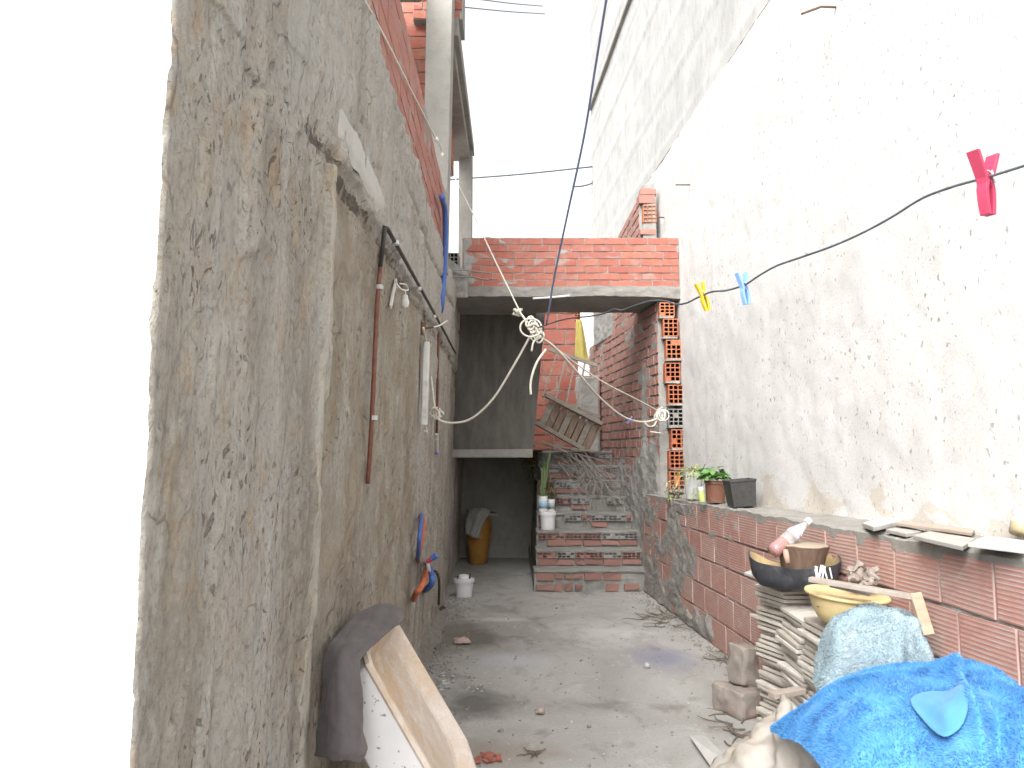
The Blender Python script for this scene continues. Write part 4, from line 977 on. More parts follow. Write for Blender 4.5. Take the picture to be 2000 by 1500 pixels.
mb = MB(); mb.tube(curve([PL(827, 642, .02), PL(842, 640, .06), PL(858, 636, .09), PL(873, 627, .12)], 5), .006, 6); tag(mb.build('rope_end', M_rope, smooth=True), 'loose rope end sticking out to the right of the wall hook', 'rope')
mb = MB()
for k in range(6):
    c = P(1034 + k * 4.2, 628 + k * 6.2, 5.0); pts = [c + V3((.030 * math.cos(a) * .75 + .012 * math.sin(a), .02 * math.sin(a), .040 * math.sin(a))) for a in [x * .55 for x in range(12)]]; mb.tube(pts, .0068, 6)
loops(K + V3((.005, 0, -.005)), .034, .05, 5, seed=9)
a = P(1040, 640, 4.96); mb.tube([a + V3((.072 * math.cos(x * .26) - .012, -.03, .062 * math.sin(x * .26) - .005)) for x in range(25)], .0066, 6)
mb.tube(curve([P(1046, 640, 4.97), P(1052, 655, 4.96), P(1042, 668, 4.95), P(1038, 686, 4.95)], 6), .0072, 6)
mb.tube(curve([P(1066, 682, 4.95), P(1050, 705, 4.93), P(1040, 730, 4.92), P(1036, 752, 4.92), P(1037, 771, 4.92)], 6), .0085, 6)
tag(mb.build('rope_knot', M_rope, smooth=True), 'big white knot of clothes lines hanging in mid-air with dangling ends', 'knot')
mb = MB(); rk = P(1014, 608, 5.2)
for k in range(5): 
    q = random.Random(k); mb.tube([rk + V3((q.uniform(-.04, .02), q.uniform(-.02, .02), q.uniform(-.03, .03))) for _ in range(4)], .013, 7)
mb.tube([rk, P(1024, 622, 5.1), P(1034, 634, 5.02)], .008, 6); tag(mb.build('rope_knot', M_rope, smooth=True), 'stubby frayed knot just above the big knot', 'knot')
ropeobj('clothes_rope', [P(1050, 655, 5.0), P(1085, 680, 5.3), P(1130, 730, 5.8), P(1175, 780, 6.5), P(1220, 815, 7.0), P(1258, 824, 7.35), P(1290, 816, 7.52)], .0088, 'cream rope sagging from the big knot to the hollow bricks', 'rope')
ropeobj('thin_line', [P(1060, 660, 5.0), P(1125, 710, 5.8), P(1180, 747, 6.4), P(1240, 778, 7.0), P(1285, 802, 7.5)], .0055, 'thin straight pale line above the sagging rope on the right', 'line')
mb = MB(); loops(P(1291, 812, 7.48), .055, .06, 8, seed=5); mb.tube(curve([P(1258, 824, 7.35), P(1266, 832, 7.36), P(1276, 832, 7.4), P(1282, 824, 7.42)], 5), .0068, 6); mb.tube([P(1270, 843, 7.4), P(1285, 845, 7.42), P(1297, 847, 7.5)], .006, 6)
tag(mb.build('rope_knot', M_rope, smooth=True), 'tangled knot tied round the hollow bricks at the rope end', 'knot')
ropeobj('thin_line', [P(890, 350, 8.95), P(925, 420, 7.2), P(965, 505, 6.2), P(1014, 606, 5.2)], .0062, 'pale string from the far column down to the frayed knot', 'line')
mb = MB(); pts = curve([PP(712, 0, PXL(0) + .02, -.01), PP(760, 90, PXL(0) + .02, -.01), PP(810, 190, PXL(0) + .02, -.01), PP(850, 268, PXL(0) + .025, -.01), PP(857, 277, PXL(0) + .025, -.01), PP(864, 300, PXL(0) + .02, -.01)], 6); mb.tube(pts, .005, 6); mb.lathe([(.001, -.02), (.018, 0), (.001, .02)], PP(852, 272, PXL(0) + .03, -.01), 7); mb.lathe([(.001, -.02), (.014, 0), (.001, .02)], PP(864, 302, PXL(0) + .03, -.01), 7)
tag(mb.build('thin_line', M_rope, smooth=True), 'pale knotted string stretched along the upper brick parapet', 'line')
# blue cable from above
ropeobj('overhead_cable', [P(1188, -30, 3.3), P(1184, 0, 3.35), P(1163, 130, 3.65), P(1140, 270, 4.0), P(1108, 420, 4.4), P(1083, 540, 4.75), P(1067, 636, 5.0)], .0065, 'grey-blue cable coming from above right down to the big knot', 'cable', simple('blue_grey_cable', (.16, .19, .30), (.12, .14, .22), .5), 6)
# peg wire
wp = [(2060, 305, .80), (1990, 327, .84), (1925, 347, .885), (1860, 365, .94), (1800, 388, 1.0), (1740, 425, 1.07), (1680, 457, 1.15), (1620, 483, 1.22), (1560, 504, 1.32), (1515, 520, 1.4), (1480, 540, 1.5), (1455, 556, 1.58), (1420, 567, 1.68), (1390, 570, 1.78), (1365, 580, 1.9), (1340, 592, 2.0), (1318, 594, 2.1), (1300, 588, 2.25), (1270, 588, 2.45), (1240, 597, 2.7), (1215, 606, 2.9), (1200, 604, 3.05), (1180, 612, 3.25), (1150, 618, 3.6), (1110, 622, 4.1), (1080, 630, 4.6), (1050, 640, 5.0)]
mb = MB(); W3 = curve([P(*p) for p in wp], 6); rr_ = [.0016 + .0030 * min(1, max(0, (p.y - .8) / 4)) for p in W3]; mb.tube(W3, rr_, 6); tag(mb.build('clothes_wire', M_wire, smooth=True), 'wavy dark wire carrying the red, blue and yellow clothes pegs', 'wire')
def peg(name, lab, c, col, L, ang, yaw, open_=.20):
    m = simple('peg_' + name, col, tuple(x * .8 for x in col), .4, 6, .05, .4)
    t = thing('clothes_peg', lab, 'clothes peg', c, 'plastic clothes pegs on the lines')
    M = Matrix.Rotation(yaw, 3, 'Z') @ Matrix.Rotation(ang, 3, 'Y')
    for sgn in (-1, 1):
        mb = MB(); n = 12
        def prof(k):
            t_ = k / n; z = (t_ - .62) * L; off = (.055 + (open_ * max(0, t_ - .55) * 1.25) + .03 * abs(math.sin(t_ * 5)) * (t_ < .5)) * L * sgn
            return off, z
        pv = None
        for k in range(n + 1):
            off, z = prof(k); w_ = (.075 + .02 * (k / n)) * L; th = .035 * L
            ring = [mb.vert(c + M @ V3((off + a * th, b * w_, z))) for a, b in ((-1, -1), (1, -1), (1, 1), (-1, 1))]
            if pv:
                for q in range(4): mb.face([pv[q], pv[(q + 1) % 4], ring[(q + 1) % 4], ring[q]])
            else: mb.face(ring[::-1])
            pv = ring
        mb.face(pv); bevel(mb.build('jaw', m, t), L * .008, 2)
    mb = MB()
    for k in range(3): mb.tube([c + M @ V3((.10 * L * math.cos(a), (-.05 + .05 * k) * L, .08 * L * math.sin(a))) for a in [x * .6 for x in range(12)]], .012 * L, 5)
    mb.tube([c + M @ V3((.0, -.11 * L, .06 * L)), c + M @ V3((.06 * L, -.11 * L, -.14 * L))], .016 * L, 5)
    mb.build('spring', M_clip, t, True); return t
peg('red', 'magenta red clothes peg on the dark wire near the right edge', P(1924, 348, .885) + V3((0, 0, .002)), (.40, .035, .085), .078, R(-2), R(25), .34)
peg('blue', 'pale blue clothes peg on the dark wire beside the yellow one', P(1452, 556, 1.58), (.22, .38, .78), .070, R(-10), R(20), .2)
peg('yellow', 'yellow clothes peg on the dark wire close to the landing', P(1372, 573, 1.86), (.75, .52, .035), .074, R(-17), R(12), .14)
peg('lilac', 'small lilac blue peg on the sagging rope before the hollow bricks', P(1232, 820, 7.12), (.30, .33, .70), .085, R(50), R(5), .3)
# street cables against the sky
for a, b, lab in (((876, 351, 13), (1162, 325, 13.1), 'dark street cable crossing the sky just over the landing'), ((1118, 365, 13), (1160, 357, 13.1), 'short dark cable end at the corner of the tall building'), ((915, -4, 16), (1060, 12, 22), 'upper faint cable at the top of the sky'), ((905, 14, 16), (1064, 27, 22), 'lower faint cable at the top of the sky')):
    p, q = P(*a), P(*b); ropeobj('street_cable', [p, p.lerp(q, .5) - V3((0, 0, .02)), q], .014, lab, 'cable', M_wire, 6)
mb = MB(); mb.tube([P(1156, 357, 13.12), P(1163, 356, 13.12)], .04, 8); tag(mb.build('insulator', M_wire), 'small dark insulator on the corner of the tall building', 'insulator')

# ================================================================== on the ledge: pots, tiles
def ltop(px, py): return PP(px, py, 1.9465, -.065)
def pot(c, r, h, m, lab, cat='plant pot', taper=.8, square=False, tilt=(0, 0), name='plant_pot'):
    t = thing(name, lab, cat, c); Mx = Euler((tilt[0], tilt[1], 0)).to_matrix(); mb = MB()
    pr_ = [(r * taper, 0), (r * .97, h * .86), (r * 1.06, h * .87), (r * 1.07, h), (r * .98, h), (r * .92, h * .85), (.001, h * .82)]
    if square: pr_ = [(r * taper, 0), (r, h * .92), (r * 1.05, h * .93), (r * 1.05, h), (r * .97, h), (r * .78, h * .1), (.001, h * .1)]
    mb.lathe(pr_, c, 4 if square else 26, rot=Mx @ Matrix.Rotation(R(45) if square else 0, 3, 'Z'))
    o = mb.build('pot', m, t, not square, auto=R(40))
    if square: bevel(o, .012, 3)
    return t
M_leaf = simple('green_leaf', (.09, .20, .05), (.13, .26, .07), .55, 10)
M_leafy = simple('yellow_green_leaf', (.26, .32, .09), (.34, .36, .14), .6, 10)
M_terr = simple('brown_plastic', (.14, .065, .042), (.19, .09, .06), .5, 10, .1, dirt=(.28, .2, .16))
M_gpot = simple('grey_white_pot', (.42, .42, .42), (.5, .5, .5), .5, 10, .1, dirt=(.3, .3, .29))
cw = P(1359, 974, 6.6); cw.x -= .02; t = pot(cw, .088, P(1359, 922, 6.6).z - cw.z, M_gpot, 'white flower pot with pale spider plant by the hollow bricks', taper=.72)
mb = MB(); r = random.Random(31); top = cw + V3((0, 0, .24))
for i in range(90):
    a = r.uniform(0, 6.3); leaf(mb, top + V3((r.gauss(0, .03), r.gauss(0, .03), 0)), V3((math.cos(a) - .45, math.sin(a) * .8, r.uniform(.2, 1.0))), r.uniform(.10, .24), r.uniform(.006, .012), droop=r.uniform(.4, 1.2), n=5)
for i in range(30):
    a = r.uniform(0, 6.3); leaf(mb, cw + V3((r.uniform(-.03, .07), -.09, r.uniform(.03, .12))), V3((math.cos(a), -.5, math.sin(a))), r.uniform(.03, .07), .008, droop=.3, n=3)
mb.build('foliage', M_leafy, t)
cb = P(1397, 981, 6.1); t = pot(cb, .088, P(1397, 942, 6.1).z - cb.z + .01, M_terr, 'brown plastic pot with a bushy green plant on the ledge', taper=.82, tilt=(0, .05))
mb = MB(); r = random.Random(37); top = cb + V3((-.01, 0, .20))
for i in range(170):
    a = r.uniform(0, 6.3); b = r.uniform(0, 1); q = V3((math.cos(a) * .095 * b ** .5, math.sin(a) * .09 * b ** .5, r.uniform(-.02, .085) * (1.1 - b * .6)))
    leaf(mb, top + q, V3((math.cos(a), math.sin(a), r.uniform(-.3, .7))), r.uniform(.04, .075), r.uniform(.03, .055), up=V3((r.uniform(-.4, .4), r.uniform(-.4, .4), 1)), droop=.4, n=4)
mb.build('foliage', M_leaf, t)
ck = P(1449, 988, 5.55); t = pot(ck, .135, P(1449, 936, 5.55).z - ck.z, M_blackpipe, 'empty square black plastic pot tilted on the ledge', taper=.86, square=True, tilt=(0, -.09))
gb = thing('small_bottle', 'small green bottle with white cap between the flower pots', 'bottle', P(1372, 980, 5.95))
mb = MB(); c = P(1372, 980, 5.95); Mx = Euler((0, -.12, 0)).to_matrix(); mb.lathe([(.001, 0), (.024, 0), (.025, .075), (.015, .09), (.001, .09)], c, 14, rot=Mx); mb.build('body', simple('lime_plastic', (.34, .42, .12), (.4, .45, .2), .4), gb, True, auto=R(40))
mb = MB(); mb.lathe([(.001, .09), (.021, .09), (.02, .118), (.001, .118)], c, 14, rot=Mx); mb.build('cap', M_whitepl, gb, True, auto=R(40))
mb = MB(); r = random.Random(41)
for i in range(130):
    b = P(r.gauss(1318, 8), r.gauss(968, 14), r.uniform(7.0, 7.2)); leaf(mb, b, V3((r.uniform(-1, .6), r.uniform(-1, .2), r.uniform(-.8, .5))), r.uniform(.03, .08), r.uniform(.012, .024), droop=.5, n=3, m=0 if r.random() < .7 else 1)
tag(mb.build('trailing_plant', [simple('purple_leaf', (.10, .075, .10), (.15, .10, .12), .6, 10), M_leafy]), 'purple trailing plant spilling over the ledge end', 'plant')
# slabs and tiles on the ledge
M_tile = simple('pale_tile', (.36, .345, .32), (.29, .275, .25), .7, 9, .2, dirt=(.30, .26, .21))
M_tile2 = simple('white_tile', (.45, .44, .42), (.37, .36, .34), .6, 7, .2, dirt=(.42, .38, .32))
M_tileb = simple('brown_plank_tile', (.30, .24, .19), (.36, .30, .25), .8, 9, .2)
def quadslab(name, pxs, zt, th, m, lab, cat='tile'):
    mb = MB(); pts = []
    for (x, y, dz) in pxs:
        d = ray(x, y); t_ = (zt + dz - CAMZ) / d.z; pts.append(V3((0, 0, CAMZ)) + d * t_)
    lo_ = [p - V3((0, 0, th)) for p in pts]; a = [mb.vert(p) for p in pts]; b = [mb.vert(p) for p in lo_]
    mb.face(a[::-1]); mb.face(b)
    for i in range(4): mb.face([a[i], a[(i + 1) % 4], b[(i + 1) % 4], b[i]])
    o = mb.build(name, m); bevel(o, .003); return tag(o, lab, cat)
quadslab('tile', [(1684, 1021, 0), (1725, 1010, .0), (1762, 1017, .005), (1706, 1029, .01)], 1.142, .022, M_tile2, 'whitish broken tile, farthest of those on the ledge')
quadslab('plank', [(1748, 1020, 0), (1765, 1017, 0), (1905, 1032, 0), (1898, 1040, 0)], 1.16, .016, M_tileb, 'brown flat plank lying behind the tiles on the ledge', 'plank')
quadslab('tile', [(1730, 1033, 0), (1760, 1027, 0), (1805, 1036, 0), (1770, 1042, 0)], 1.135, .018, M_tile, 'small grey tile piece lying under the brown plank')
quadslab('tile', [(1782, 1045, 0), (1815, 1037, 0), (1905, 1051, 0), (1880, 1067, 0)], 1.148, .018, M_tile, 'grey tile lying flat in the middle of the ledge row')
quadslab('tile', [(1890, 1060, 0), (1925, 1046, 0), (2010, 1056, 0), (2000, 1073, 0)], 1.165, .016, M_tile2, 'white tile on the ledge beside the yellow bottle')
yb = P(1988, 1052, 2.95); bt = thing('plastic_bottle', 'clear plastic bottle with yellow oil lying on the ledge at the right edge', 'bottle', yb)
M_clear = Mat('clear_plastic', .12, .5); M_clear.color((.92, .92, .90)); M_clear.set(M_clear.b, 'Transmission Weight', .75); M_clear.set(M_clear.b, 'Alpha', .75); M_clear = M_clear.done()
mb = MB(); mb.lathe([(.001, -.02), (.035, -.018), (.036, .03), (.032, .05), (.036, .07), (.02, .10), (.001, .1)], yb + V3((.01, 0, .035)), 16, rot=Euler((0, .5, .6)).to_matrix()); mb.build('body', M_clear, bt, True)
mb = MB(); mb.lathe([(.001, -.018), (.033, -.016), (.034, .022), (.001, .022)], yb + V3((.01, 0, .035)), 16, rot=Euler((0, .5, .6)).to_matrix()); mb.build('oil', simple('yellow_oil', (.5, .34, .06), rough=.2), bt, True)

# ================================================================== heap on the right
# stacks of tiles: every tile is a thing
M_stk = Mat('stacked_tile', .85, .2); co_ = M_stk.obj(); rn = M_stk.rnd()
cA = M_stk.mix(rn, (.38, .345, .30), (.54, .51, .46)); cA = M_stk.mix(M_stk.ramp(M_stk.noise(co_, 14, 7, .7), [(.5, 0), (.72, .7)]), cA, (.26, .225, .185)); M_stk.color(cA); M_stk.bump(M_stk.noise(co_, 60, 5), .3); M_stk = M_stk.done()
tb = MB(); tb.box((0, 0, .009), (.25, .25, .018)); tile0 = bevel(tb.build('tile', M_stk, loc=(0, 0, 0)), .0025); used = False
def stack(cx, cy, rot, ztop, n, lab, seed, lean=0, tilt=(0, 0)):
    global used
    r = random.Random(seed); z = .002; dz = ztop / n
    for i in range(n):
        if not used: o = tile0; used = True
        else: o = tile0.copy(); C.objects.link(o)
        k = i / n
        o.location = (cx + r.uniform(-.012, .012) + lean * k + .015 * math.sin(i * .9 + seed), cy + r.uniform(-.015, .015) + .012 * math.sin(i * .55 + seed * 2), z)
        o.rotation_euler = (tilt[0] + r.uniform(-.02, .02), tilt[1] + r.uniform(-.025, .025), rot + r.uniform(-.08, .08)); z += dz
        o.scale = (r.uniform(.95, 1.04), r.uniform(.95, 1.04), r.uniform(.8, 1.15))
        tag(o, lab, 'tile', 'tiles in the leaning stacks')
stack(1.515, 4.14, R(20), .765, 31, 'beige tile in the far stack under the black tray', 3, tilt=(.0, .05))
stack(1.535, 3.86, R(4), .69, 27, 'beige tile in the middle stack below the yellow basin', 5, tilt=(.07, .0))
stack(1.53, 3.55, R(8), .70, 27, 'beige tile in the near stack beside the pale towel', 8, tilt=(.07, .02))
quadslab('tile', [(1453, 1118, 0), (1478, 1108, 0), (1560, 1130, 0), (1535, 1141, 0)], .80, .016, M_tile2, 'loose white tile sticking out under the black tray')
# loose bricks
def roughbox(mb, c, size, rot, amp=.012, seed=1, n=10):
    c = V3(c); h = V3(size) / 2
    for ax in range(3):
        for sg in (-1, 1):
            def f(s, t, ax=ax, sg=sg):
                q = [0, 0, 0]; q[ax] = sg; q[(ax + 1) % 3] = (2 * s - 1) * sg; q[(ax + 2) % 3] = 2 * t - 1
                l = V3((q[0] * h.x, q[1] * h.y, q[2] * h.z)); k = sum(1 for v in q if abs(v) > .99)
                l *= 1 - .05 * (k - 1); w = l + V3((seed, seed, seed))
                l += V3((fbm(w.x * 14, w.y * 14, w.z * 14, 4), fbm(w.x * 14, w.y * 14, w.z * 14 + 9, 4), fbm(w.x * 14 + 5, w.y * 14, w.z * 14, 4))) * amp
                return c + rot @ l
            mb.grid(f, n, n)
M_oldbrick = simple('mortared_brick', (.20, .175, .155), (.28, .245, .215), .95, 9, .8, dirt=(.30, .105, .075))
p = PF(1437, 1402); mb = MB(); roughbox(mb, (p.x + .03, p.y + .08, .075), (.16, .24, .145), Matrix.Rotation(R(28), 3, 'Z'), seed=2); o = mb.build('loose_brick', M_oldbrick, smooth=True, auto=R(35)); tag(o, 'lower mortar-crusted brick lying on the floor beside the tile stack', 'brick')
mb = MB(); roughbox(mb, (p.x + .09, p.y + .12, .258), (.12, .14, .215), Matrix.Rotation(R(20), 3, 'Z') @ Matrix.Rotation(R(4), 3, 'Y'), seed=5); o = mb.build('loose_brick', M_oldbrick, smooth=True, auto=R(35)); tag(o, 'upright red-topped brick standing on the lower loose brick', 'brick')
# black tray
def tray():
    c = V3((1.465, 3.93, .795)); rot = Matrix.Rotation(R(-14), 3, 'Z'); mb = MB()
    def sect(k, m_, ins):
        return None
    n = 40; rings = []
    for (sc, z, dn) in ((.60, 0, 0), (.78, .012, 0), (.93, .06, 0), (1.0, .13, 1), (.965, .132, 1), (.9, .06, 0), (.7, .022, 0), (.3, .02, 0)):
        ring = []
        for k in range(n):
            a = 2 * math.pi * k / n; ca, sa = math.cos(a), math.sin(a); e = 3.2
            x = abs(ca) ** (2 / e) * (1 if ca > 0 else -1) * .225 * sc; y = abs(sa) ** (2 / e) * (1 if sa > 0 else -1) * .15 * sc
            zz_ = z + (dn * .035 * (abs(x) / .225) ** 3 - dn * .03 * (1 - abs(x) / .225)) + dn * .01 * math.sin(3 * a)
            ring.append(mb.vert(c + rot @ V3((x, y, zz_))))
        rings.append(ring)
    for i in range(len(rings) - 1):
        for k in range(n): mb.face([rings[i][k], rings[i][(k + 1) % n], rings[i + 1][(k + 1) % n], rings[i + 1][k]], None, 0 if i < 4 else 1)
    mb.face(rings[0][::-1]); mb.face(rings[-1], None, 1)
    return tag(mb.build('black_tray', [simple('black_rubber', (.028, .030, .036), (.05, .05, .055), .6, 20, .3, dirt=(.10, .10, .11)), simple('cream_inside', (.45, .34, .18), (.3, .22, .12), .7)], smooth=True, auto=R(50)), 'black boat-shaped rubber tray on top of the far tile stack', 'tray')
tray()
log = thing('wood_block', 'short brown log section sitting in the black tray', 'log', (1.50, 3.93, .83))
mb = MB(); lc = V3((1.50, 3.91, .872)); mb.lathe([(.001, 0), (.098, 0), (.106, .02), (.116, .08), (.130, .128), (.134, .14)], lc, 26, sy=.8, wob=lambda a, z: .006 * math.sin(5 * a), rot=Euler((.04, .03, 0)).to_matrix()); mb.build('bark', mat_wood('brown_bark', (.085, .055, .04), (.17, .115, .085), .8, 2), log, True, auto=R(50))
mb = MB(); mb.lathe([(.134, .14), (.122, .148), (.001, .15)], lc, 26, sy=.8, rot=Euler((.04, .03, 0)).to_matrix()); mb.build('cut_face', mat_wood('cut_wood', (.24, .19, .14), (.33, .27, .21), .6, 0), log, True)
btl = thing('drink_bottle', 'clear bottle with red liquid tilted in the black tray', 'bottle', P(1510, 1078, 3.85))
a = P(1508, 1079, 3.86); b = P(1580, 1017, 3.95); d = (b - a); L = d.length; q = d.to_track_quat('Z', 'Y').to_matrix()
mb = MB(); mb.lathe([(.001, 0), (.034, .004), (.037, .03), (.037, L * .5), (.033, L * .65), (.014, L * .88), (.013, L * .93)], a, 20, rot=q); mb.build('glass', M_clear, btl, True)
mb = MB(); mb.lathe([(.001, .003), (.033, .007), (.036, .03), (.036, L * .32), (.001, L * .36)], a, 20, rot=q); mb.build('liquid', simple('red_liquid', (.42, .012, .006), rough=.15), btl, True)
mb = MB(); mb.lathe([(.018, L * .92), (.018, L * 1.02), (.001, L * 1.02)], a, 16, rot=q); mb.build('cap', M_whitepl, btl, True, auto=R(40))
mb = MB(); mb.lathe([(.0375, L * .52), (.0352, L * .62)], a, 20, rot=q); mb.build('label_band', simple('lilac_label', (.5, .47, .62), (.62, .6, .68), .5, 16), btl, True)
mb = MB(); mb.tube([P(1534, 1074, 3.74), P(1536, 1086, 3.73), P(1539, 1100, 3.72)], [.013, .015, .012], 8); tag(mb.build('wood_stub', simple('pinkish_wood', (.42, .26, .2), (.34, .22, .17), .8), smooth=True), 'short pinkish stub hanging over the front of the black tray', 'stub')
# basin
bc = P(1634, 1200, 3.42); bc = V3((1.492, 3.40, .735)); basin = thing('basin', 'cream yellow plastic basin full of scraps on the tile stacks', 'basin', bc)
M_basin = simple('cream_plastic', (.60, .47, .24), (.54, .42, .21), .4, 6, .05, .4, dirt=(.42, .34, .2))
tl = Euler((.03, .06, 0)).to_matrix()
mb = MB(); mb.lathe([(.001, 0), (.10, 0), (.115, .008), (.14, .05), (.158, .10), (.166, .128), (.158, .128), (.135, .06), (.105, .016), (.001, .014)], bc, 36, rot=tl); mb.build('bowl', M_basin, basin, True, auto=R(60))
mb = MB(); mb.lathe([(.158, .130), (.166, .134), (.176, .132), (.180, .124), (.176, .117), (.166, .118)], bc, 36, rot=tl); mb.build('rim', M_basin, basin, True)
mb = MB(); mb.lathe([(.001, .105), (.10, .102), (.150, .085)], bc, 24, rot=tl, wob=lambda a, z: .012 * math.sin(a * 3) + .008 * math.sin(a * 7)); tag(mb.build('scrap_heap', M_rubble, smooth=True), 'grey scraps and dirt filling the cream basin', 'scraps')
M_tan = mat_wood('tan_wood', (.30, .215, .15), (.40, .31, .235), .8, 0); M_greyw = mat_wood('pale_weathered_wood', (.25, .21, .18), (.34, .30, .265), .8, 0)
pb = thing('wooden_bracket', 'L-shaped pale wooden bracket with one arm across the basin', 'wood', P(1700, 1150, 3.25))
mb = MB(); mb.bar(P(1582, 1131, 3.30), P(1786, 1166, 3.02), .045, .02); bevel(mb.build('long_arm', M_greyw, pb), .003)
mb = MB(); mb.bar(P(1786, 1158, 3.02), P(1812, 1240, 2.98), .045, .028, (0, -1, 0)); bevel(mb.build('short_arm', M_tan, pb), .003)
mb = MB(); mb.bar(P(1620, 1142, 3.26), P(1700, 1160, 3.2), .04, .016); bevel(mb.build('wood_strip', M_greyw), .003); tag(C.objects[-1], 'short grey wood strip across the cream basin', 'wood')
mb = MB(); r = random.Random(8)
for i in range(9):
    x0 = r.uniform(1592, 1625); mb.tube([P(x0, 1130, 3.5), P(x0 + r.uniform(-8, 8), r.uniform(1103, 1112), 3.52)], .0035, 5)
tag(mb.build('nail_bunch', M_clip), 'bunch of pale nails poking up behind the basin rim', 'nails')
mb = MB()
def ragf(s, t):
    p = P(1655 + 60 * s, 1108 + 34 * t - 12 * math.exp(-((s - .35) / .15) ** 2) * (1 - t), 3.42 - .2 * t * .5)
    return p + V3((.02 * fbm(s * 4, t * 4, 2, 4), .04 * fbm(s * 4, t * 4, 8, 4), .02 * fbm(s * 5, t * 5, 5, 4)))
mb.grid(ragf, 24, 18); o = mb.build('crumpled_bag', simple('dusty_plastic', (.20, .165, .14), (.27, .225, .195), .6, 20, .3), smooth=True); solid(o, .003); tag(o, 'crumpled dusty plastic bag at the back of the basin', 'bag')

# towel
M_towel = mat_cloth('pale_blue_towel', (.19, .27, .31), (.27, .335, .36), 7, 130, 1.0, patch=(.33, .325, .315))
tr_ = [[(1592, 1330, 3.25), (1600, 1262, 3.28), (1620, 1216, 3.3), (1652, 1195, 3.3), (1692, 1181, 3.28), (1726, 1188, 3.24), (1762, 1192, 3.2), (1796, 1222, 3.12), (1818, 1272, 3.05), (1834, 1322, 3.0)],
       [(1596, 1334, 3.13), (1612, 1270, 3.13), (1632, 1226, 3.13), (1660, 1207, 3.13), (1694, 1198, 3.10), (1726, 1204, 3.07), (1762, 1206, 3.04), (1792, 1236, 2.98), (1814, 1284, 2.92), (1830, 1334, 2.88)],
       [(1598, 1340, 3.08), (1616, 1290, 3.03), (1636, 1262, 3.02), (1664, 1250, 3.02), (1698, 1246, 3.0), (1730, 1250, 2.98), (1764, 1254, 2.94), (1792, 1276, 2.9), (1814, 1310, 2.84), (1832, 1350, 2.82)],
       [(1602, 1346, 3.04), (1618, 1330, 2.98), (1640, 1318, 2.97), (1668, 1312, 2.97), (1700, 1312, 2.95), (1734, 1314, 2.93), (1768, 1316, 2.89), (1796, 1324, 2.85), (1818, 1344, 2.80), (1836, 1366, 2.78)],
       [(1606, 1352, 3.02), (1622, 1360, 2.95), (1644, 1380, 2.93), (1672, 1400, 2.92), (1704, 1410, 2.9), (1738, 1410, 2.88), (1772, 1410, 2.84), (1800, 1404, 2.8), (1824, 1394, 2.76), (1842, 1386, 2.74)]]
tdisp = lambda s, t, p: .020 * fbm(p.x * 9, p.y * 7, p.z * 6, 5) + .016 * abs(fbm(p.x * 6 + 3, p.y * 5, p.z * 3, 3)) + .003 * noise.noise(p * 90) + .016 * math.exp(-((s - .74 + .04 * t) / .035) ** 2) * sstep(0, .3, t) - .012 * math.exp(-((s - .68 + .04 * t) / .03) ** 2) * sstep(0.02, .3, t) + .016 * math.exp(-((t - .26 - .05 * math.sin(s * 9)) / .05) ** 2) * sstep(.1, .3, s)
def gridpts(cols, disp):
    nu = len(cols) - 1; nv = len(cols[0]) - 1; G = []
    for i in range(nu + 1):
        row = []
        for j in range(nv + 1):
            a = cols[min(i + 1, nu)][j] - cols[max(i - 1, 0)][j]; b = cols[i][min(j + 1, nv)] - cols[i][max(j - 1, 0)]; n = a.cross(b)
            n = n.normalized() if n.length > 1e-9 else V3((0, 0, 1))
            if n.dot(V3((0, 0, CAMZ)) - cols[i][j]) < 0: n = -n
            row.append((cols[i][j] + n * disp(i / nu, j / nv, cols[i][j]), n))
        G.append(row)
    return G
tc = net(tr_, 12, 22); TG = gridpts(tc, tdisp); nu_, nv_ = len(TG) - 1, len(TG[0]) - 1
mb = MB(); mb.grid(lambda s, t: TG[round(s * nu_)][round(t * nv_)][0], nu_, nv_)
r = random.Random(9)
for i in range(24000):
    x, y = r.random() * (nu_ - .001), r.random() * (nv_ - .001); a, b = int(x), int(y); fx, fy = x - a, y - b
    p = (TG[a][b][0] * (1 - fx) + TG[a + 1][b][0] * fx) * (1 - fy) + (TG[a][b + 1][0] * (1 - fx) + TG[a + 1][b + 1][0] * fx) * fy; n = TG[a][b][1]
    tip = p + (n + V3((r.uniform(-.9, .9), r.uniform(-.9, .9), r.uniform(-1, .6)))).normalized() * r.uniform(.004, .008)
    sd = n.cross(V3((r.uniform(-1, 1), r.uniform(-1, 1), r.uniform(-1, 1)))).normalized() * .0017
    k = [mb.vert(p - sd), mb.vert(p + sd), mb.vert(tip)]; mb.face(k)
o = mb.build('pale_towel', M_towel, smooth=True); tag(o, 'pale blue-white towel heaped between the tile stack and the blue blanket', 'towel')
# fluffy blanket with fur built in
M_blan = mat_cloth('blue_fleece', (.045, .185, .42), (.09, .275, .55), 11, 120, .6, patch=(.05, .21, .43))
ridge = [(1508, 1424, 2.95), (1560, 1388, 2.97), (1620, 1345, 2.95), (1680, 1317, 2.9), (1750, 1301, 2.84), (1815, 1299, 2.76), (1852, 1286, 2.72), (1890, 1289, 2.62), (1930, 1302, 2.52), (1980, 1334, 2.4), (2070, 1400, 2.2)]
lower = [(1510, 1428, 2.92), (1542, 1447, 2.72), (1576, 1462, 2.55), (1598, 1488, 2.42), (1630, 1560, 2.25), (1690, 1660, 2.1), (1760, 1740, 2.0), (1830, 1800, 1.9), (1910, 1850, 1.82), (2020, 1900, 1.76), (2190, 1950, 1.72)]
Rg = curve([P(*p) for p in ridge], 12); Lw = curve([P(*p) for p in lower], 12); nu_ = len(Rg) - 1
